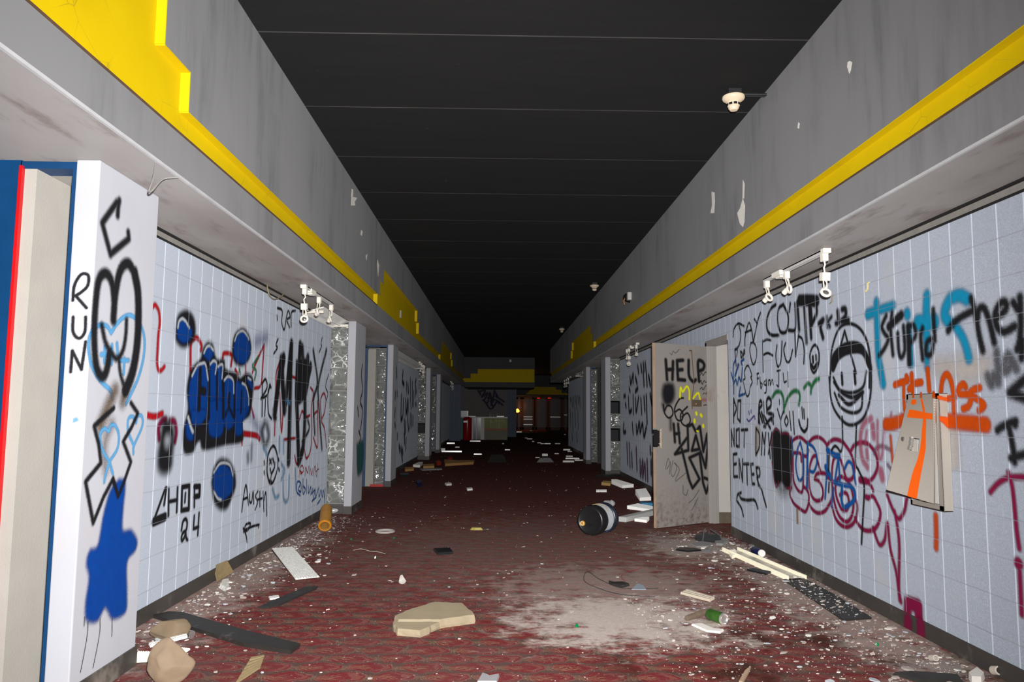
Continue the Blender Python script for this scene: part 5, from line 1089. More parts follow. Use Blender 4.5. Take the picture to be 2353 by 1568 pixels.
M_RUB = plain('black_rubber', (0.022, 0.02, 0.018), 0.5, var=0.4, sc=12, dirt=(0.12, 0.11, 0.10), dirt_amt=0.12)
def strip_thing(name, label, px, th, ridges=0):
    o = poly_thing(name, label, 'rubber strip', px, th, M_RUB); return o
strip_thing('rubber_base_strip', 'long torn strip of black rubber base in front of the left wall', [(352, 1413), (388, 1405), (420, 1407), (565, 1448), (690, 1479), (668, 1495), (560, 1478), (450, 1444)], 0.022)
strip_thing('rubber_base_strip', 'short black rubber strip near the white diffuser panel', [(597, 1394), (608, 1388), (700, 1349), (730, 1347), (726, 1352), (640, 1390), (618, 1395)], 0.012)
strip_thing('rubber_base_strip', 'broad black rubber strip along the foot of the right wall', [(1800, 1331), (1848, 1329), (1925, 1370), (2003, 1419), (1938, 1424), (1880, 1385)], 0.012)
# trough
P = [onZ(x, y, 0.03) for x, y in ((1663, 1262), (1692, 1258), (1858, 1326), (1806, 1327))]; c = sum(P, Vector()) / 4
t = thing('metal_trough', 'long dirty cream metal trough lying along the right wall', 'metal trough', (c.x, c.y, 0))
ca = (P[0] + P[1]) / 2 - c; cb_ = (P[2] + P[3]) / 2 - c; ca.z = cb_.z = 0; d = (cb_ - ca).normalized(); nrm = Vector((-d.y, d.x, 0))
M_TRO = plain('dirty_cream_enamel', (0.60, 0.56, 0.46), 0.35, var=0.15, sc=8, dirt=(0.14, 0.12, 0.09), dirt_amt=0.6)
def slab(mb, a, b, n, w0, w1, z0, z1):
    mb.add([a + n * w0 + Vector((0, 0, z0)), b + n * w0 + Vector((0, 0, z0)), b + n * w1 + Vector((0, 0, z0)), a + n * w1 + Vector((0, 0, z0)), a + n * w0 + Vector((0, 0, z1)), b + n * w0 + Vector((0, 0, z1)), b + n * w1 + Vector((0, 0, z1)), a + n * w1 + Vector((0, 0, z1))],
           [(3, 2, 1, 0), (4, 5, 6, 7), (0, 1, 5, 4), (1, 2, 6, 5), (2, 3, 7, 6), (3, 0, 4, 7)])
mb = MB(); slab(mb, ca, cb_, nrm, -0.075, 0.075, 0.004, 0.012); mb.build('pan', M_TRO, t)
mb = MB(); slab(mb, ca, cb_, nrm, -0.08, -0.072, 0.0, 0.04); mb.build('side_flange', M_DIFY, t)
mb = MB(); slab(mb, ca, cb_, nrm, 0.072, 0.08, 0.0, 0.04); mb.build('side_flange', M_DIFY, t)
# slabs and rocks
M_CONC = plain('broken_concrete', (0.27, 0.22, 0.145), 0.75, var=0.16, sc=7, bump=0.3, bsc=70, dirt=(0.26, 0.20, 0.13), dirt_amt=0.2)
def broken_slab(name, label, px, th, m):
    P = [onZ(x, y, th) for x, y in px]; c = sum(P, Vector()) / len(P); c.z = 0; rr = random.Random(len(px)); out = []
    for i in range(len(P)):
        a, b = P[i] - c, P[(i + 1) % len(P)] - c; k = max(1, int((b - a).length / 0.03))
        for j in range(k):
            q = a + (b - a) * j / k; out.append((q.x + rr.uniform(-.004, .004), q.y + rr.uniform(-.004, .004)))
    n = len(out); mb = MB(); rows = []
    for z, s in ((0, 1.0), (th * 0.3, 1.02), (th * 0.75, 1.01), (th, 0.985)):
        rows += [(x * s + rr.uniform(-.003, .003), y * s + rr.uniform(-.003, .003), z) for x, y in out]
    mb.add(rows, [tuple(range(n - 1, -1, -1)), tuple(range(3 * n, 4 * n))] + [(r * n + i, r * n + (i + 1) % n, (r + 1) * n + (i + 1) % n, (r + 1) * n + i) for r in range(3) for i in range(n)])
    o = mb.build(name, m); o.location = c; return tag(o, label, 'concrete slab')
broken_slab('concrete_slab', 'large broken slab of tan concrete in the middle of the carpet', [(907, 1416), (930, 1404), (1000, 1383), (1062, 1386), (1089, 1409), (1090, 1413), (1010, 1424), (915, 1424)], 0.055, M_CONC)
broken_slab('concrete_slab', 'smaller broken piece of slab touching the large one', [(903, 1429), (920, 1426.5), (1012, 1428), (985, 1441), (965, 1449), (912, 1445)], 0.042, M_CONC)
def rock(name, label, loc, size, seed, m, rz=0.0, cut=0.75):
    bm = bmesh.new(); bmesh.ops.create_icosphere(bm, subdivisions=4, radius=1.0); rr = random.Random(seed)
    planes = [(Vector((rr.uniform(-1, 1), rr.uniform(-1, 1), rr.uniform(-.4, 1))).normalized(), rr.uniform(0.55, 0.85)) for _ in range(9)]
    for v in bm.verts:
        for n, d in planes:
            k = v.co.dot(n)
            if k > d: v.co -= n * (k - d)
        v.co *= 1 + 0.07 * mnoise.noise(v.co * 2.2 + Vector((seed, 0, 0))) + 0.025 * mnoise.noise(v.co * 7 + Vector((0, seed, 0)))
        v.co = Vector((v.co.x * size[0], v.co.y * size[1], v.co.z * size[2]))
    zm = min(v.co.z for v in bm.verts)
    for v in bm.verts: v.co.z = max(v.co.z - zm * 0.85, 0.0)
    me = bpy.data.meshes.new(name); bm.to_mesh(me); bm.free(); me.materials.append(m); me.shade_smooth()
    o = bpy.data.objects.new(name, me); COL.objects.link(o); o.location = loc; o.rotation_euler.z = rz
    return tag(o, label, 'rock')
M_ROCK = plain('tan_sandstone', (0.20, 0.145, 0.095), 0.8, var=0.2, sc=9, bump=0.35, bsc=60)
M_ROCK2 = plain('brown_sandstone', (0.165, 0.12, 0.075), 0.85, var=0.3, sc=12, bump=0.4, bsc=60)
q = onZ(386, 1572); rock('rock', 'pointed tan rock at the foot of the near pillar, bottom left', (q.x, q.y + 0.03, 0), (0.11, 0.085, 0.115), 5, M_ROCK, 0.4)
q = onZ(378, 1478); rock('rock', 'flat brown rock just behind the pointed one', (q.x, q.y + 0.06, 0), (0.115, 0.08, 0.07), 11, M_ROCK2, 0.3)
q = onZ(924, 1342); rock('rock', 'small grey chunk alone on the carpet behind the slab', (q.x, q.y, 0), (0.032, 0.028, 0.036), 3, plain('grey_chunk', (0.42, 0.39, 0.36), 0.85, bump=0.3), 0.3)

# black bucket on its side
q = onZ(1381, 1232); ax_ = Vector((0.57, 0.82, 0)).normalized(); R = 0.163
t = thing('plastic_bucket', 'black plastic bucket lying on its side in front of the open door', 'bucket', (q.x - 0.02, q.y + 0.12, 0), math.atan2(ax_.y, ax_.x))
Mb = TR(-0.18, 0, R) @ RY(math.pi / 2)     # local z of the bucket along +x
def bk(name, prof, m, par, seg=48, sm=True, extra=None):
    mb = MB(); mb.M = Mb @ (extra or Matrix.Identity(4)); mb.lathe(prof, seg); return mb.build(name, m, par, smooth=sm)
shell = bk('shell', [(0, 0.012), (0.045, 0.012), (0.05, 0.006), (0.13, 0.006), (0.138, 0.0), (0.15, 0.004), (0.157, 0.015), (0.161, 0.05), (0.156, 0.06), (0.156, 0.075), (0.161, 0.085), (0.160, 0.10), (0.153, 0.105), (0.153, 0.285), (0.162, 0.29), (0.162, 0.31), (0.153, 0.315)], M_BLK, t)
bk('lid', [(0.153, 0.315), (0.166, 0.318), (0.166, 0.345), (0.150, 0.350), (0.14, 0.342), (0, 0.342)], plain('blue_black_lid', (0.01, 0.018, 0.035), 0.35), t)
lab = MB(); lab.M = Mb; vs = []; fs = []
for i in range(40):
    a = -2.2 + 4.6 * i / 39
    vs += [(0.1545 * math.cos(a), 0.1545 * math.sin(a), 0.135), (0.1545 * math.cos(a), 0.1545 * math.sin(a), 0.275)]
for i in range(39): fs.append((2 * i, 2 * i + 2, 2 * i + 3, 2 * i + 1))
lab.M = Mb @ RZ(math.pi)
lab.add(vs, fs).build('label_sheet', plain('white_paper_label', (0.50, 0.53, 0.56), 0.5, var=0.1, sc=30), t, smooth=True)['label'] = 'pale paper label wrapped round the bucket'
for z, m in ((0.125, M_BLK), (0.268, plain('blue_print', (0.02, 0.06, 0.22), 0.5))):
    torus_mb = MB(); torus_mb.M = Mb @ TR(0, 0, z); torus(torus_mb, 0.1545, 0.003, 48, 6).build('label_band', m, t, smooth=True)
mb = MB(); mb.M = Mb; mb.tube([(-0.16 * math.cos(a), -0.16 * math.sin(a), 0.20 + 0.03 * math.sin(5 * a)) for a in [(-1.1 + 0.12 * k) for k in range(18)]], 0.004, 6).build('cord_wrap', plain('tan_cord', (0.42, 0.30, 0.15), 0.7), t, smooth=True)
cap = bk('bung_cap', [(0, -0.006), (0.014, -0.006), (0.018, -0.010), (0.026, -0.010), (0.03, 0.008)], plain('amber_plastic_cap', (0.50, 0.24, 0.03), 0.35), t, extra=TR(0.035, 0.09, 0), seg=24); cap['label'] = 'amber bung cap on the bucket bottom'
mb = MB(); mb.M = Mb @ TR(0.035, 0.09, -0.009); torus(mb, 0.02, 0.005, 20, 6).build('cap_ring', plain('pale_yellow_ring', (0.72, 0.60, 0.36), 0.4), cap, smooth=True)

# amber canister by the left glass blocks
q = onZ(746, 1223); d2 = onZ(758, 1187) - q; d2.z = 0; d2.normalize(); Lc = 0.24
t = thing('amber_canister', 'open amber plastic canister leaning at the end of the left wall', 'canister', (q.x, q.y, 0.0), math.atan2(d2.y, d2.x))
t.rotation_euler = (0, -0.5, math.atan2(d2.y, d2.x))
mb = MB(); mb.M = TR(0.01, 0, 0.072) @ RY(math.pi / 2)
mb.lathe([(0.046, 0.20), (0.046, 0.0), (0.058, -0.004), (0.071, 0.002), (0.071, 0.03), (0.064, 0.036), (0.064, 0.30), (0.05, 0.34), (0, 0.345)], 36).build('canister_body', plain('amber_plastic', (0.30, 0.15, 0.035), 0.4, var=0.25, sc=14), t, smooth=True)
mb = MB(); mb.M = TR(0.01, 0, 0.072) @ RY(math.pi / 2) @ TR(0, 0, 0.008); torus(mb, 0.060, 0.013, 36, 8).build('orange_rim', plain('orange_rim_plastic', (0.52, 0.19, 0.006), 0.45), t, smooth=True)['label'] = 'bright orange rim of the canister'
# crushed cup behind it
q = onZ(762, 1181); o = MB(); o.M = TR(0, 0, 0.035) @ RZ(0.4) @ RY(1.45)
o.lathe([(0.03, 0), (0.038, 0.09), (0.04, 0.092), (0.036, 0.088), (0.028, 0.004), (0, 0.003)], 18); o = o.build('plastic_cup', plain('clear_grey_plastic', (0.45, 0.45, 0.46), 0.15, spec=0.8), smooth=True); o.location = q; tag(o, 'clear plastic cup lying behind the amber canister', 'cup')
# beer can with its end to the camera
q = onZ(1665, 1437); t = thing('drink_can', 'green drink can with its silver end turned to the camera', 'can', (q.x, q.y, 0), math.radians(118))
Mc = TR(0, 0, 0.036) @ RY(math.pi / 2)
mb = MB(); mb.M = Mc; mb.lathe([(0.031, 0.006), (0.036, 0.014), (0.036, 0.125), (0.028, 0.14), (0, 0.138)], 32).build('can_body', plain('green_can_paint', (0.04, 0.12, 0.02), 0.3, metal=0.4, var=0.6, sc=30), t, smooth=True)
mb = MB(); mb.M = Mc; mb.lathe([(0.0355, 0.013), (0.034, 0.002), (0.031, -0.002), (0.027, 0.006), (0.02, 0.010), (0, 0.011)], 32).build('can_end', plain('bright_aluminium', (0.75, 0.72, 0.69), 0.25, metal=0.85), t, smooth=True)
# dark blue bottle by the wall
q = onZ(1752, 1281); d2 = onZ(1722, 1268) - q; d2.z = 0; d2.normalize()
t = thing('spray_can', 'dark blue spray can with a white end beside the right wall', 'spray can', (q.x, q.y, 0), math.atan2(d2.y, d2.x))
mb = MB(); mb.M = TR(0.02, 0, 0.033) @ RY(math.pi / 2); mb.lathe([(0, 0), (0.031, 0), (0.033, 0.01), (0.033, 0.16), (0.02, 0.185), (0, 0.19)], 24).build('can_body', plain('navy_can', (0.008, 0.015, 0.07), 0.3), t, smooth=True)
mb = MB(); mb.M = TR(0.0, 0, 0.033) @ RY(math.pi / 2); mb.lathe([(0, -0.004), (0.028, -0.004), (0.033, 0.002), (0.033, 0.022), (0, 0.022)], 24).build('white_cap', plain('white_cap_plastic', (0.80, 0.78, 0.74), 0.4), t, smooth=True)['label'] = 'white end of the spray can'
# broken stool top
q = onZ(1628, 1243); t = thing('broken_stool', 'upturned black stool seat with bent chrome legs near the doorway', 'stool', (q.x, q.y + 0.02, 0))
mb = MB(); mb.lathe([(0, 0.0), (0.13, 0.0), (0.145, 0.02), (0.12, 0.05), (0.05, 0.07), (0, 0.075)], 28); mb.build('seat_pad', plain('black_vinyl', (0.03, 0.032, 0.035), 0.4, var=0.3), t, smooth=True)
M_CHR = plain('chrome_tube', (0.6, 0.6, 0.6), 0.2, metal=0.9)
for a in ([(-0.10, -0.16, 0.008), (-0.07, -0.10, 0.10), (-0.03, -0.02, 0.12)], [(0.10, -0.20, 0.008), (0.09, -0.14, 0.07), (0.02, -0.02, 0.12)]): MB().tube(a, 0.007, 8).build('leg', M_CHR, t, smooth=True)
# flat grey board pieces around it
M_BRD = plain('grey_board', (0.21, 0.205, 0.205), 0.7, var=0.2, sc=12)
for lab_, px, th, m in (('grey board piece under the upturned stool', [(1586, 1249), (1612, 1243), (1636, 1247), (1630, 1255), (1600, 1256)], 0.012, M_BRD),
    ('grey board piece beside the doorway edge', [(1640, 1238), (1664, 1236), (1676, 1242), (1660, 1250), (1645, 1249)], 0.02, M_BRD),
    ('black jagged board left of the upturned stool', [(1552, 1262), (1560, 1257), (1596, 1259), (1612, 1263), (1580, 1266)], 0.015, M_BLK),
    ('dark board corner by the wall base', [(1720, 1251), (1736, 1250), (1740, 1253), (1725, 1255)], 0.02, M_BRD),
    ('blue-grey shard at the far side of the dust patch', [(1451, 1354), (1464, 1341), (1479, 1345), (1485, 1354)], 0.006, plain('blue_grey_glass', (0.25, 0.29, 0.34), 0.3)),
    ('black curled shard left of the blue-grey one', [(1398, 1334), (1410, 1337), (1430, 1336), (1447, 1341), (1428, 1346), (1408, 1341)], 0.02, M_RUB),
    ('white torn sliver in front of the green can', [(1588, 1433), (1612, 1432), (1640, 1444), (1664, 1446), (1655, 1452), (1625, 1449)], 0.012, M_CHIP),
    ('cream crumbled lump at the end of the metal trough', [(1672, 1264), (1690, 1262), (1694, 1272), (1682, 1278)], 0.03, M_DIFY),
    ('black square tile alone on the open carpet', [(995, 1260), (1034, 1258), (1042, 1268), (1006, 1271)], 0.022, M_BLK),
    ('crushed white scrap in front of the leaning tan scrap', [(505, 1342), (512, 1331), (526, 1329), (527, 1340), (518, 1349)], 0.035, M_DIFF),
    ('small white tab left of the short rubber strip', [(617, 1370), (641, 1368), (643, 1373), (620, 1376)], 0.01, M_DIFF),
    ('torn grey plastic corner at the bottom edge', [(1096, 1566), (1108, 1545), (1125, 1552), (1148, 1548), (1142, 1566)], 0.014, plain('torn_grey_plastic', (0.27, 0.26, 0.275), 0.3)),
    ('dark board strip at the bottom right corner', [(2050, 1545), (2090, 1541), (2205, 1549), (2215, 1562), (2110, 1562)], 0.015, M_RUB),
    ('white plaster lump beside the bottom right strip', [(2225, 1545), (2245, 1532), (2262, 1545), (2255, 1556), (2232, 1555)], 0.035, M_CHIP),
    ('tan splinter near the bottom right', [(1697, 1566), (1712, 1540), (1726, 1529), (1722, 1540), (1706, 1568)], 0.012, plain('tan_wood', (0.30, 0.21, 0.14), 0.7)),
    ('crumpled foil scrap below the upturned stool', [(1616, 1263), (1630, 1254), (1638, 1256), (1632, 1265)], 0.025, M_CHR)):
    nm = 'rubber_scrap' if m in (M_RUB, M_BLK) else ('plaster_lump' if m is M_CHIP else 'board_scrap')
    poly_thing(nm, lab_, 'debris', px, th, m, top=0.93)
# brown stick behind the can
a, b = onZ(1578, 1429), onZ(1650, 1406); o = MB().tube([(0, 0, 0.02), tuple((b - a) * 0.5 + Vector((0, 0, 0.024))), tuple(b - a + Vector((0, 0, 0.02)))], [0.018, 0.022, 0.020], 8).build('wooden_stick', plain('brown_bark', (0.12, 0.085, 0.06), 0.8, var=0.3, sc=25), smooth=True); o.location = (a.x, a.y, 0); tag(o, 'brown stick lying behind the green can', 'stick')
# wires
cable('wire_loop', 'thin dark wire looped over the dust patch', [onZ(x, y, 0.006) for x, y in ((1505, 1372), (1430, 1367), (1380, 1354), (1345, 1338), (1343, 1322), (1352, 1314), (1375, 1330), (1420, 1350), (1460, 1353), (1512, 1353))], 0.0025, M_WIRE, 'wire')
cable('wire_loop', 'short red wire behind the blue-grey shard', [onZ(x, y, 0.005) for x, y in ((1437, 1338), (1428, 1326), (1440, 1316), (1476, 1306))], 0.002, plain('red_wire', (0.25, 0.02, 0.02), 0.5), 'wire')
cable('wire_loop', 'pale curled wire on the carpet above the small grey chunk', [onZ(x, y, 0.006) for x, y in ((812, 1265), (830, 1262), (850, 1267), (870, 1269), (885, 1273))], 0.003, plain('pale_wire', (0.35, 0.31, 0.26), 0.6), 'wire')
# ring lid, yellow wrapper, washer, bolt, round stubs
q = onZ(885, 1224); m = MB(); torus(m, 0.095, 0.012, 36, 8); m.M = TR(0, 0, 0); o = m.build('plastic_ring', plain('dull_grey_plastic', (0.36, 0.33, 0.31), 0.45), smooth=True); o.location = (q.x, q.y, 0.012); tag(o, 'dull grey plastic ring flat on the carpet', 'ring')
q = onZ(1095, 1218); t = thing('crushed_packet', 'small crushed yellow packet in the middle of the hall', 'packet', (q.x, q.y, 0))
MB().prism([(-0.07, -0.02), (-0.02, -0.03), (0.07, -0.02), (0.075, 0.02), (0.0, 0.03), (-0.075, 0.02)], 0, 0.025, 0.7).build('packet_body', plain('mustard_print', (0.36, 0.29, 0.06), 0.4, var=0.5, sc=40), t)
MB().prism([(0.08, 0.0), (0.17, 0.02), (0.17, 0.035), (0.08, 0.03)], 0, 0.008).build('torn_strip', M_RUB, t)
q = onZ(556, 1361); m = MB(); torus(m, 0.014, 0.005, 18, 6); m = m.build('metal_washer', M_CHR, smooth=True); m.location = (q.x, q.y, 0.014); m.rotation_euler.x = 0.9; tag(m, 'metal washer on the carpet in front of the left wall', 'washer')
q = onZ(441, 1466); t = thing('bolt_anchor', 'silver bolt anchor at the end of the white ridged strip', 'bolt', (q.x, q.y, 0), 2.4)
m = MB(); m.M = TR(0, 0, 0.02) @ RY(math.pi / 2); m.lathe([(0, 0), (0.02, 0), (0.02, 0.012), (0.01, 0.014), (0.01, 0.05), (0, 0.05)], 16).build('bolt_shank', M_CHR, t, smooth=True)
for x, y, lab_, r in ((2147, 1524, 'small pale pipe ring among the plaster chips, bottom right', 0.016), (2292, 1556, 'short cardboard tube end at the bottom right corner', 0.022)):
    q = onZ(x, y); m = MB(); m.M = RX(math.pi / 2 - 0.3); m.lathe([(r * 0.7, 0), (r, 0), (r, 0.05), (r * 0.7, 0.05), (r * 0.7, 0)], 16); m = m.build('tube_end', plain('pale_card', (0.5, 0.44, 0.38), 0.7), smooth=True); m.location = (q.x, q.y + 0.03, r); tag(m, lab_, 'tube end')
q = onZ(30, 1580); t = thing('crushed_packet', 'crushed green and white snack packet inside the missing panel, bottom left', 'packet', (q.x, q.y + 0.02, 0), 0.3)
MB().prism([(-0.07, -0.04), (0.05, -0.05), (0.09, 0.02), (0.02, 0.05), (-0.08, 0.04)], 0, 0.045, 0.6).build('packet_body', plain('green_white_print', (0.25, 0.4, 0.18), 0.35, var=0.8, sc=35), t)
MB().prism([(-0.01, -0.055), (0.06, -0.06), (0.06, -0.03), (0.0, -0.03)], 0, 0.05, 0.8).build('red_corner', M_RED, t)

# long pieces behind the bucket
def bar_thing(name, label, cat, p0, p1, w, h, m, z=0.0):
    a, b = onZ(*p0, z), onZ(*p1, z); d = b - a; d.z = 0; L = d.length
    mb = MB().box(0, L, -w / 2, w / 2, 0, h); o = mb.build(name, m, bevel=0.003); o.location = (a.x, a.y, z); o.rotation_euler.z = math.atan2(d.y, d.x)
    return tag(o, label, cat)
M_PLK = plain('pale_grey_metal', (0.62, 0.62, 0.60), 0.3, var=0.1, metal=0.2)
bar_thing('metal_channel', 'grey metal channel running from the bucket to the door', 'metal channel', (1430, 1200), (1512, 1180), 0.10, 0.06, M_PLK)
poly_thing('flat_panel', 'bright white wedge panel behind the channel at the door', 'panel', [(1441, 1165), (1466, 1161), (1512, 1168), (1512, 1174)], 0.03, M_GLINT, slope=0.04)
poly_thing('flat_panel', 'short white panel in front of the channel', 'panel', [(1458, 1193), (1476, 1190), (1492, 1190), (1486, 1196)], 0.03, M_GLINT, slope=0.04)
poly_thing('flat_panel', 'square white printed panel by the foot of the far right wall', 'panel', [(1460, 1130), (1484, 1128), (1496, 1143), (1470, 1144)], 0.05, M_GLINT, slope=0.04)
poly_thing('flat_panel', 'ragged white panel strip below the right glass blocks', 'panel', [(1405, 1106), (1418, 1106), (1456, 1114), (1430, 1116)], 0.05, M_GLINT, slope=0.04)
poly_thing('flat_panel', 'thin white batten on the carpet left of the panels', 'panel', [(1370, 1126), (1394, 1126), (1394, 1128), (1370, 1128)], 0.025, M_GLINT, slope=0.04)
poly_thing('foam_strip', 'yellowed foam strip below the right glass blocks', 'foam strip', [(1382, 1109), (1386, 1105), (1404, 1106), (1402, 1111)], 0.05, plain('yellowed_foam', (0.45, 0.30, 0.10), 0.8))
poly_thing('blue_packet', 'bright blue packet on the floor against the door edge', 'packet', [(1470, 1153), (1512, 1154), (1512, 1157.5), (1474, 1157)], 0.05, plain('blue_print_packet', (0.01, 0.18, 0.36), 0.35, var=0.6, sc=25))
q = onZ(1392, 1168); o = MB(); o.M = TR(0, 0, 0.05) @ RZ(0.5) @ RY(math.pi / 2); o.lathe([(0.02, -0.01), (0.048, 0.0), (0.05, 0.06), (0.035, 0.08), (0.05, 0.11), (0.03, 0.15), (0.0, 0.15)], 18); o = o.build('plastic_bottle', MATS['clear_grey_plastic'], smooth=True); o.location = (q.x - 0.0, q.y + 0.05, 0); tag(o, 'crushed clear plastic bottle behind the black bucket', 'bottle')
bar_thing('dark_board', 'dark board lying across the foot of the right glass blocks', 'board', (1378, 1098), (1425, 1095), 0.25, 0.05, M_RUB)
# left side, middle distance
for lab_, px, th, m, nm in (('white flat panel below the far left glass blocks', [(949, 1068), (962, 1062), (972, 1062), (965, 1069)], 0.06, M_WGLOSS, 'flat_panel'),
    ('tan foam block nearest the second left wall', [(930, 1074), (951, 1073), (951, 1077), (931, 1079)], 0.05, plain('tan_foam', (0.36, 0.20, 0.07), 0.8), 'foam_strip'),
    ('tan foam block right of the white panel on the left', [(972, 1067), (997, 1066), (998, 1071), (973, 1072)], 0.06, plain('tan_foam', (0, 0, 0)), 'foam_strip'),
    ('long tan foam bar farther along the left side', [(1021, 1056), (1052, 1058), (1090, 1058), (1088, 1062), (1023, 1066)], 0.06, plain('tan_foam', (0, 0, 0)), 'foam_strip'),
    ('grey flat board on the carpet before the foam blocks', [(965, 1077), (1014, 1075.5), (1016, 1078), (970, 1080)], 0.02, M_BRD, 'board_scrap'),
    ('orange red cap beside the tan foam on the left', [(1002, 1060), (1010, 1058), (1014, 1063), (1005, 1065)], 0.06, plain('orange_red', (0.4, 0.035, 0.01), 0.5), 'plastic_scrap'),
    ('dull red scrap farther down the left side', [(1028, 1050), (1038, 1049), (1040, 1053), (1030, 1054)], 0.05, plain('dull_red', (0.25, 0.02, 0.015), 0.5), 'plastic_scrap'),
    ('dark blue crushed can on the left of the carpet', [(956, 1104), (966, 1102), (970, 1108), (960, 1111)], 0.07, plain('dark_blue', (0.008, 0.012, 0.05), 0.4), 'crushed_can'),
    ('black tool shape near the second left wall', [(918, 1088), (938, 1087), (940, 1091), (920, 1092)], 0.04, M_BLK, 'board_scrap'),
    ('white scrap of plastic in the middle distance', [(1072, 1121), (1084, 1120), (1086, 1123), (1074, 1124)], 0.03, M_WGLOSS, 'white_scrap'),
    ('pale scrap left of the middle distance', [(1022, 1110), (1036, 1109), (1038, 1112), (1026, 1113)], 0.03, M_CHIP, 'white_scrap')):
    poly_thing(nm, lab_, 'debris', px, th, m)
# white scraps on the far floor, their glints put into the colour
k = 0
for x, y, w_, h_ in ((1038, 1038, 46, 3), (1018, 1034, 10, 6), (1036, 1019, 18, 3), (1051, 1028, 10, 2), (1092, 1014, 24, 2.5), (1098, 1044, 18, 2.5), (1156, 1020, 4, 2), (1166, 1034, 12, 2), (1193, 993, 12, 2), (1217, 1009, 12, 2.2), (1209, 1007, 6, 1.6), (1225, 1015, 5, 2), (1239, 1018, 9, 2), (1246, 1020, 8, 1.6),
                     (1258, 1020, 14, 1.8), (1281, 1020, 12, 2), (1279, 1043, 10, 2), (1252, 1046, 13, 5), (1302, 1034, 16, 3), (1309, 1038, 10, 2), (1308, 1049, 16, 2.2), (1315, 1054, 32, 2.5), (1306, 1061, 26, 3.2), (1330, 1058, 20, 2), (1235, 1052, 10, 1.6), (1298, 999, 4, 2), (1284, 993, 7, 1.5), (1220, 990, 6, 1.5)):
    p = onZ(x, y + h_ / 2); ww = w_ * p.y / FPX; hh = max(0.012, h_ * p.y / FPX * 0.8)
    rr = random.Random(k); o = MB().prism([(-ww / 2, -0.05), (ww / 2, -0.04 + rr.uniform(-.02, .02)), (ww / 2 * 0.9, 0.12), (-ww / 2 * 0.8, 0.15)], 0, hh * 1.3, 0.97).build('metal_scrap', M_GLINT); o.location = (p.x, p.y, 0)
    k += 1; tag(o, 'glinting white metal scrap on the dark far floor', 'metal scrap', 'glinting scraps far down the hall')

# small green glass bits
for k, (x, y) in enumerate(((807, 1241), (863, 1283), (1325, 1441), (1592, 1267), (1851, 1324), (2016, 1484), (905, 1238))):
    q = onZ(x, y); rr = random.Random(k); o = MB().prism([(rr.uniform(.6, 1.2) * 0.012 * math.cos(a), rr.uniform(.6, 1.2) * 0.012 * math.sin(a)) for a in (0, 1.3, 2.5, 3.9, 5.1)], 0, 0.016, 0.6).build('green_glass_bit', plain('bright_green_glass', (0.0, 0.16, 0.04), 0.08, spec=0.9)); o.location = (q.x, q.y, 0); tag(o, 'tiny bright green glass bit on the carpet', 'glass bit', 'green glass bits on the carpet')

# ================================================================== FAR COUNTER AND LIGHTS
YC = 35.2
def X5(x): return onY(*c5(x, 1000), YC).x
def Z5(y): return onY(*c5(600, y), YC).z
zc = 1.06
ct = thing('service_counter', 'graffitied service counter in front of the far grey wall', 'counter', (0, YC, 0))
MB().box(X5(262), X5(868), -0.06, 0.75, zc - 0.05, zc).build('countertop', plain('dark_countertop', (0.05, 0.05, 0.05), 0.3), ct)
MB().box(X5(262), X5(345), 0, 0.7, 0, zc - 0.05).build('teal_panel', plain('teal_panel_paint', (0.01, 0.12, 0.13), 0.5), ct)['label'] = 'teal end panel of the counter'
MB().box(X5(445), X5(590), 0.1, 0.7, 0, zc - 0.05).build('display_glass', plain('dark_display_glass', (0.06, 0.075, 0.07), 0.1, spec=0.8), ct)
mb = MB()
for a, b in ((440, 458), (492, 503), (548, 590)): mb.box(X5(a), X5(b), 0.02, 0.1, 0, zc - 0.05)
mb.build('display_frame', M_RAIL, ct)
zs_ = Z5(1083)
MB().box(X5(590), X5(868), 0, 0.7, zs_ + 0.04, zc - 0.05).build('front_panel', plain('olive_sprayed_panel', (0.22, 0.25, 0.045), 0.5, var=0.4, sc=3), ct)['label'] = 'upper counter front sprayed yellow green'
MB().box(X5(590), X5(868), 0, 0.7, 0, zs_ - 0.04).build('front_panel', plain('dull_olive_panel', (0.14, 0.14, 0.07), 0.5, var=0.3, sc=3), ct)['label'] = 'lower counter front in dull olive'
MB().box(X5(590), X5(868), -0.01, 0.7, zs_ - 0.04, zs_ + 0.04).build('orange_stripe', plain('orange_stripe_paint', (0.35, 0.07, 0.02), 0.5), ct)
PCT = Plane((0, YC - 0.001, 0), (1, 0, 0), (0, -1, 0), parent=ct)
paint(PCT, 'graffiti_lettering', 'pale letters over the counter front', (0.55, 0.55, 0.35), c5, '655,975 680,985 660,1000|670,960 668,1050|715,985 720,970 740,970 735,1000|770,960 768,1060|790,990 800,970 830,975 825,1000|690,1010 700,1000', w=0.035, soft=0.015, cell=0.02)
t = thing('red_bin', 'tall red bin standing against the far counter', 'bin', (X5(392), YC - 0.45, 0)); rb = (X5(445) - X5(340)) / 2
m = MB(); m.lathe([(0, 0.0), (rb * 0.92, 0.0), (rb, 0.03), (rb, 0.92), (rb * 0.95, 0.98), (rb * 0.7, 1.04), (0, 1.06)], 28).build('bin_shell', plain('red_enamel', (0.33, 0.004, 0.012), 0.3), t, smooth=True)
MB().box(-rb * 0.85, rb * 0.05, -rb * 1.02, -rb * 0.75, 0.80, 0.88).build('bin_flap', M_WGLOSS, t)
tag(MB().box(X5(265), X5(392), YC + 0.1, YC + 0.5, zc, zc + 0.27).box(X5(378), X5(396), YC + 0.05, YC + 0.1, zc + 0.02, zc + 0.27).build('white_box', plain('dark_steel_box', (0.10, 0.10, 0.10), 0.3, metal=0.4)), 'dark box with a white end on the far counter', 'box')
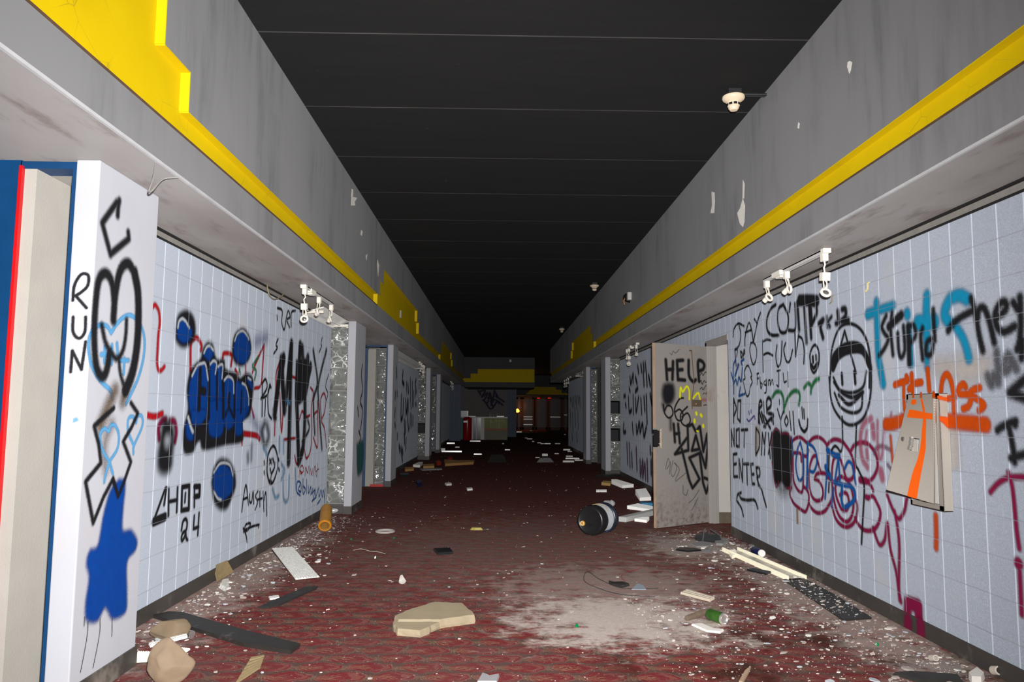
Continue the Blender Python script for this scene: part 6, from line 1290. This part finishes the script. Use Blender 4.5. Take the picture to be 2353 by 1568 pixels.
o = MB().box(X5(380), X5(396), YC - 0.02, YC + 0.04, zc + 0.0, zc + 0.26).build('white_card', M_WGLOSS); tag(o, 'white upright card in front of the dark counter box', 'card')
for k, (x, w_, h_, lab_) in enumerate(((400, 85, 0.04, 'long white tray at the left of the far counter'), (740, 85, 0.05, 'white tray at the right of the far counter'))):
    tag(MB().box(X5(x), X5(x + w_), YC - 0.04, YC + 0.1, zc, zc + h_).build('white_tray', M_WGLOSS), lab_, 'tray')
for k, x in enumerate((652, 670, 700, 728, 742)):
    o = MB().lathe([(0, 0), (0.035, 0), (0.035, 0.10), (0.015, 0.15), (0.015, 0.19), (0, 0.19)], 14).build('small_bottle', plain('glinting_glass', (0.3, 0.3, 0.3), 0.08, spec=0.9), smooth=True); o.location = (X5(x), YC + 0.1 + 0.05 * (k % 2), zc); tag(o, 'small glass bottle on the far counter', 'bottle', 'bottles on the far counter')
# dark rubble heap right of the pier, yellow tape strip
for k, (x0, x1, y, m) in enumerate(((1232, 1272, 1062, M_BRD), (1180, 1240, 1000, M_RUB), (1250, 1300, 995, M_RUB), (1120, 1165, 1062, M_RUB))):
    p = onZ(x0, y); q = onZ(x1, y); tag(MB().prism([(-0.0, -0.2), (q.x - p.x, -0.1), ((q.x - p.x) * 0.9, 0.5), (0.1, 0.4)], 0, 0.10 + 0.03 * k, 0.6).build('rubble_board', m), ('flat grey board heap on the right of the far floor', 'dark heap of boards beyond the tiled pier', 'dark heap of boards before the far doors', 'low dark board on the carpet in the far middle')[k], 'debris').location = (p.x, p.y, 0)
# glowing lamp beside the doors, red indicator lights
lm = onY(*c5(988, 862), 53.6)
def emis(name, c, s):
    N = NT(name); N.base((0.02, 0.02, 0.02)); N.b.inputs['Emission Color'].default_value = c + (1,); N.b.inputs['Emission Strength'].default_value = s; return N.m
t = thing('amber_lamp', 'glowing orange lamp left of the far glass doors', 'lamp', lm)
bm_ = MB(); bm_.M = Matrix.Identity(4); bm_.lathe([(0, -0.11), (0.10, -0.08), (0.15, 0), (0.10, 0.10), (0.03, 0.16), (0, 0.17)], 16).build('lamp_bulb', emis('orange_glow', (1.0, 0.28, 0.03), 6.0), t, smooth=True)
MB().lathe([(0, -0.2), (0.2, -0.2), (0.22, -0.12), (0.1, -0.11), (0, -0.11)], 16).tube([(0, 0, -0.2), (0, 0, -lm.z)], 0.03, 8).build('lamp_stand', M_BRN, t)
ld = bpy.data.lights.new('amber_lamp_light', 'POINT'); ld.energy = 14; ld.color = (1.0, 0.42, 0.16); ld.shadow_soft_size = 0.12
lo = bpy.data.objects.new('amber_lamp_light', ld); COL.objects.link(lo); lo.parent = t; lo.location = (0.35, -0.5, 0.35)
M_RL = emis('red_indicator', (1.0, 0.02, 0.01), 0.5)
for k, (x, lab_) in enumerate(((1240, 'red indicator light over the middle far door'), (1372, 'red indicator light over the right far door'))):
    q = onY(*c5(x, 707), 54.3); tag(MB().box(-0.10, 0.10, -0.04, 0.69, -0.03, 0.03).build('indicator_light', M_RL), lab_, 'indicator light').location = q

# ================================================================== PLASTER CHIPS
rg = random.Random(21)
def chip_shape(mb, x, y, s, zt):
    n = rg.randint(4, 7); a0 = rg.uniform(0, 6.28); pts = []
    for i in range(n):
        a = a0 + 2 * math.pi * i / n; r = s * rg.uniform(0.5, 1.1); pts.append((r * math.cos(a) * 1.25, r * math.sin(a)))
    h = min(0.02, s * rg.uniform(0.10, 0.35)) + 0.002; tx, ty = rg.uniform(-.25, .25), rg.uniform(-.25, .25)
    zz = max(abs(tx), abs(ty)) * s * 0.7
    V = [(x + p[0], y + p[1], zt + 0.001 + max(0, zz + tx * p[0] + ty * p[1]) * 0.7) for p in pts]
    mb.add(V + [(v[0], v[1], v[2] + h) for v in V], [tuple(range(n - 1, -1, -1)), tuple(range(n, 2 * n))] + [(i, (i + 1) % n, n + (i + 1) % n, n + i) for i in range(n)])
def where():
    u = rg.random()
    if u < 0.30: return XL + 0.05 + abs(rg.gauss(0, 0.26)), rg.uniform(4.2, 9.6)
    if u < 0.66: return XR - 0.05 - abs(rg.gauss(0, 0.36)), 3.4 + 5.2 * rg.random() ** 1.3
    if u < 0.84: return rg.uniform(0.9, 2.5), rg.uniform(3.6, 5.6)
    if u < 0.92: return rg.uniform(-1.6, 2.3), 3.8 + 7 * rg.random() ** 1.5
    return rg.uniform(-1.8, 2.2), rg.uniform(8, 30)
mbs = [MB(), MB(), MB()]
SA, SB = onZ(1826, 1331), onZ(1968, 1421); SD = (SB - SA); SL = SD.length; SD.normalize()
def on_strip(x, y):
    v = Vector((x, y, 0)) - SA; t = v.dot(SD); return 0.0125 if -0.02 < t < SL + 0.02 and abs(v.x * SD.y - v.y * SD.x) < 0.13 else 0.0
for k in range(3800):
    x, y = where(); s = 0.002 + 0.011 * rg.random() ** 3.5
    if x < XL + 0.03 or x > XR - 0.03 or (x < PL + 0.03 and y < 4.2): continue
    chip_shape(mbs[(0, 1, 0, 1, 1, 2)[k % 6]], x, y, s, on_strip(x, y))
M_CHIP1 = plain('beige_plaster_crumbs', (0.50, 0.44, 0.395), 0.85, var=0.25, sc=60)
M_CHIP2 = plain('grey_plaster', (0.33, 0.285, 0.26), 0.85, var=0.2, sc=40); M_CHIP3 = plain('pale_blue_paint_flake', (0.38, 0.40, 0.43), 0.7, var=0.15)
allc = MB(); nf = []
for mb in mbs: allc.add(mb.v, mb.f); nf.append(len(mb.f))
oc = allc.build('plaster_crumbs', M_CHIP1); oc.data.materials.append(M_CHIP2); oc.data.materials.append(M_CHIP3)
oc.data.polygons.foreach_set('material_index', [0] * nf[0] + [1] * nf[1] + [2] * nf[2])
tag(oc, 'crumbs of plaster and flakes of wall paint scattered over the carpet', 'plaster crumbs', kind='stuff')
for k in range(150):
    left = k % 5 < 2
    x, y = (XL + 0.1 + abs(rg.gauss(0, 0.3)), rg.uniform(4.3, 7.6)) if left else (XR - 0.1 - abs(rg.gauss(0, 0.45)), 3.5 + 4.6 * rg.random() ** 1.2)
    if (x < PL + 0.1 and y < 4.3): continue
    mb = MB(); chip_shape(mb, 0, 0, 0.010 + 0.018 * rg.random() ** 1.5, 0); o = mb.build('plaster_chip', (M_CHIP, M_CHIP, M_CHIP2, M_CHIP3)[k % 4]); o.location = (x, y, on_strip(x, y))
    tag(o, 'flat plaster chip on the carpet along the %s wall' % ('left' if left else 'right'), 'plaster chip', 'plaster chips along the %s wall' % ('left' if left else 'right'))
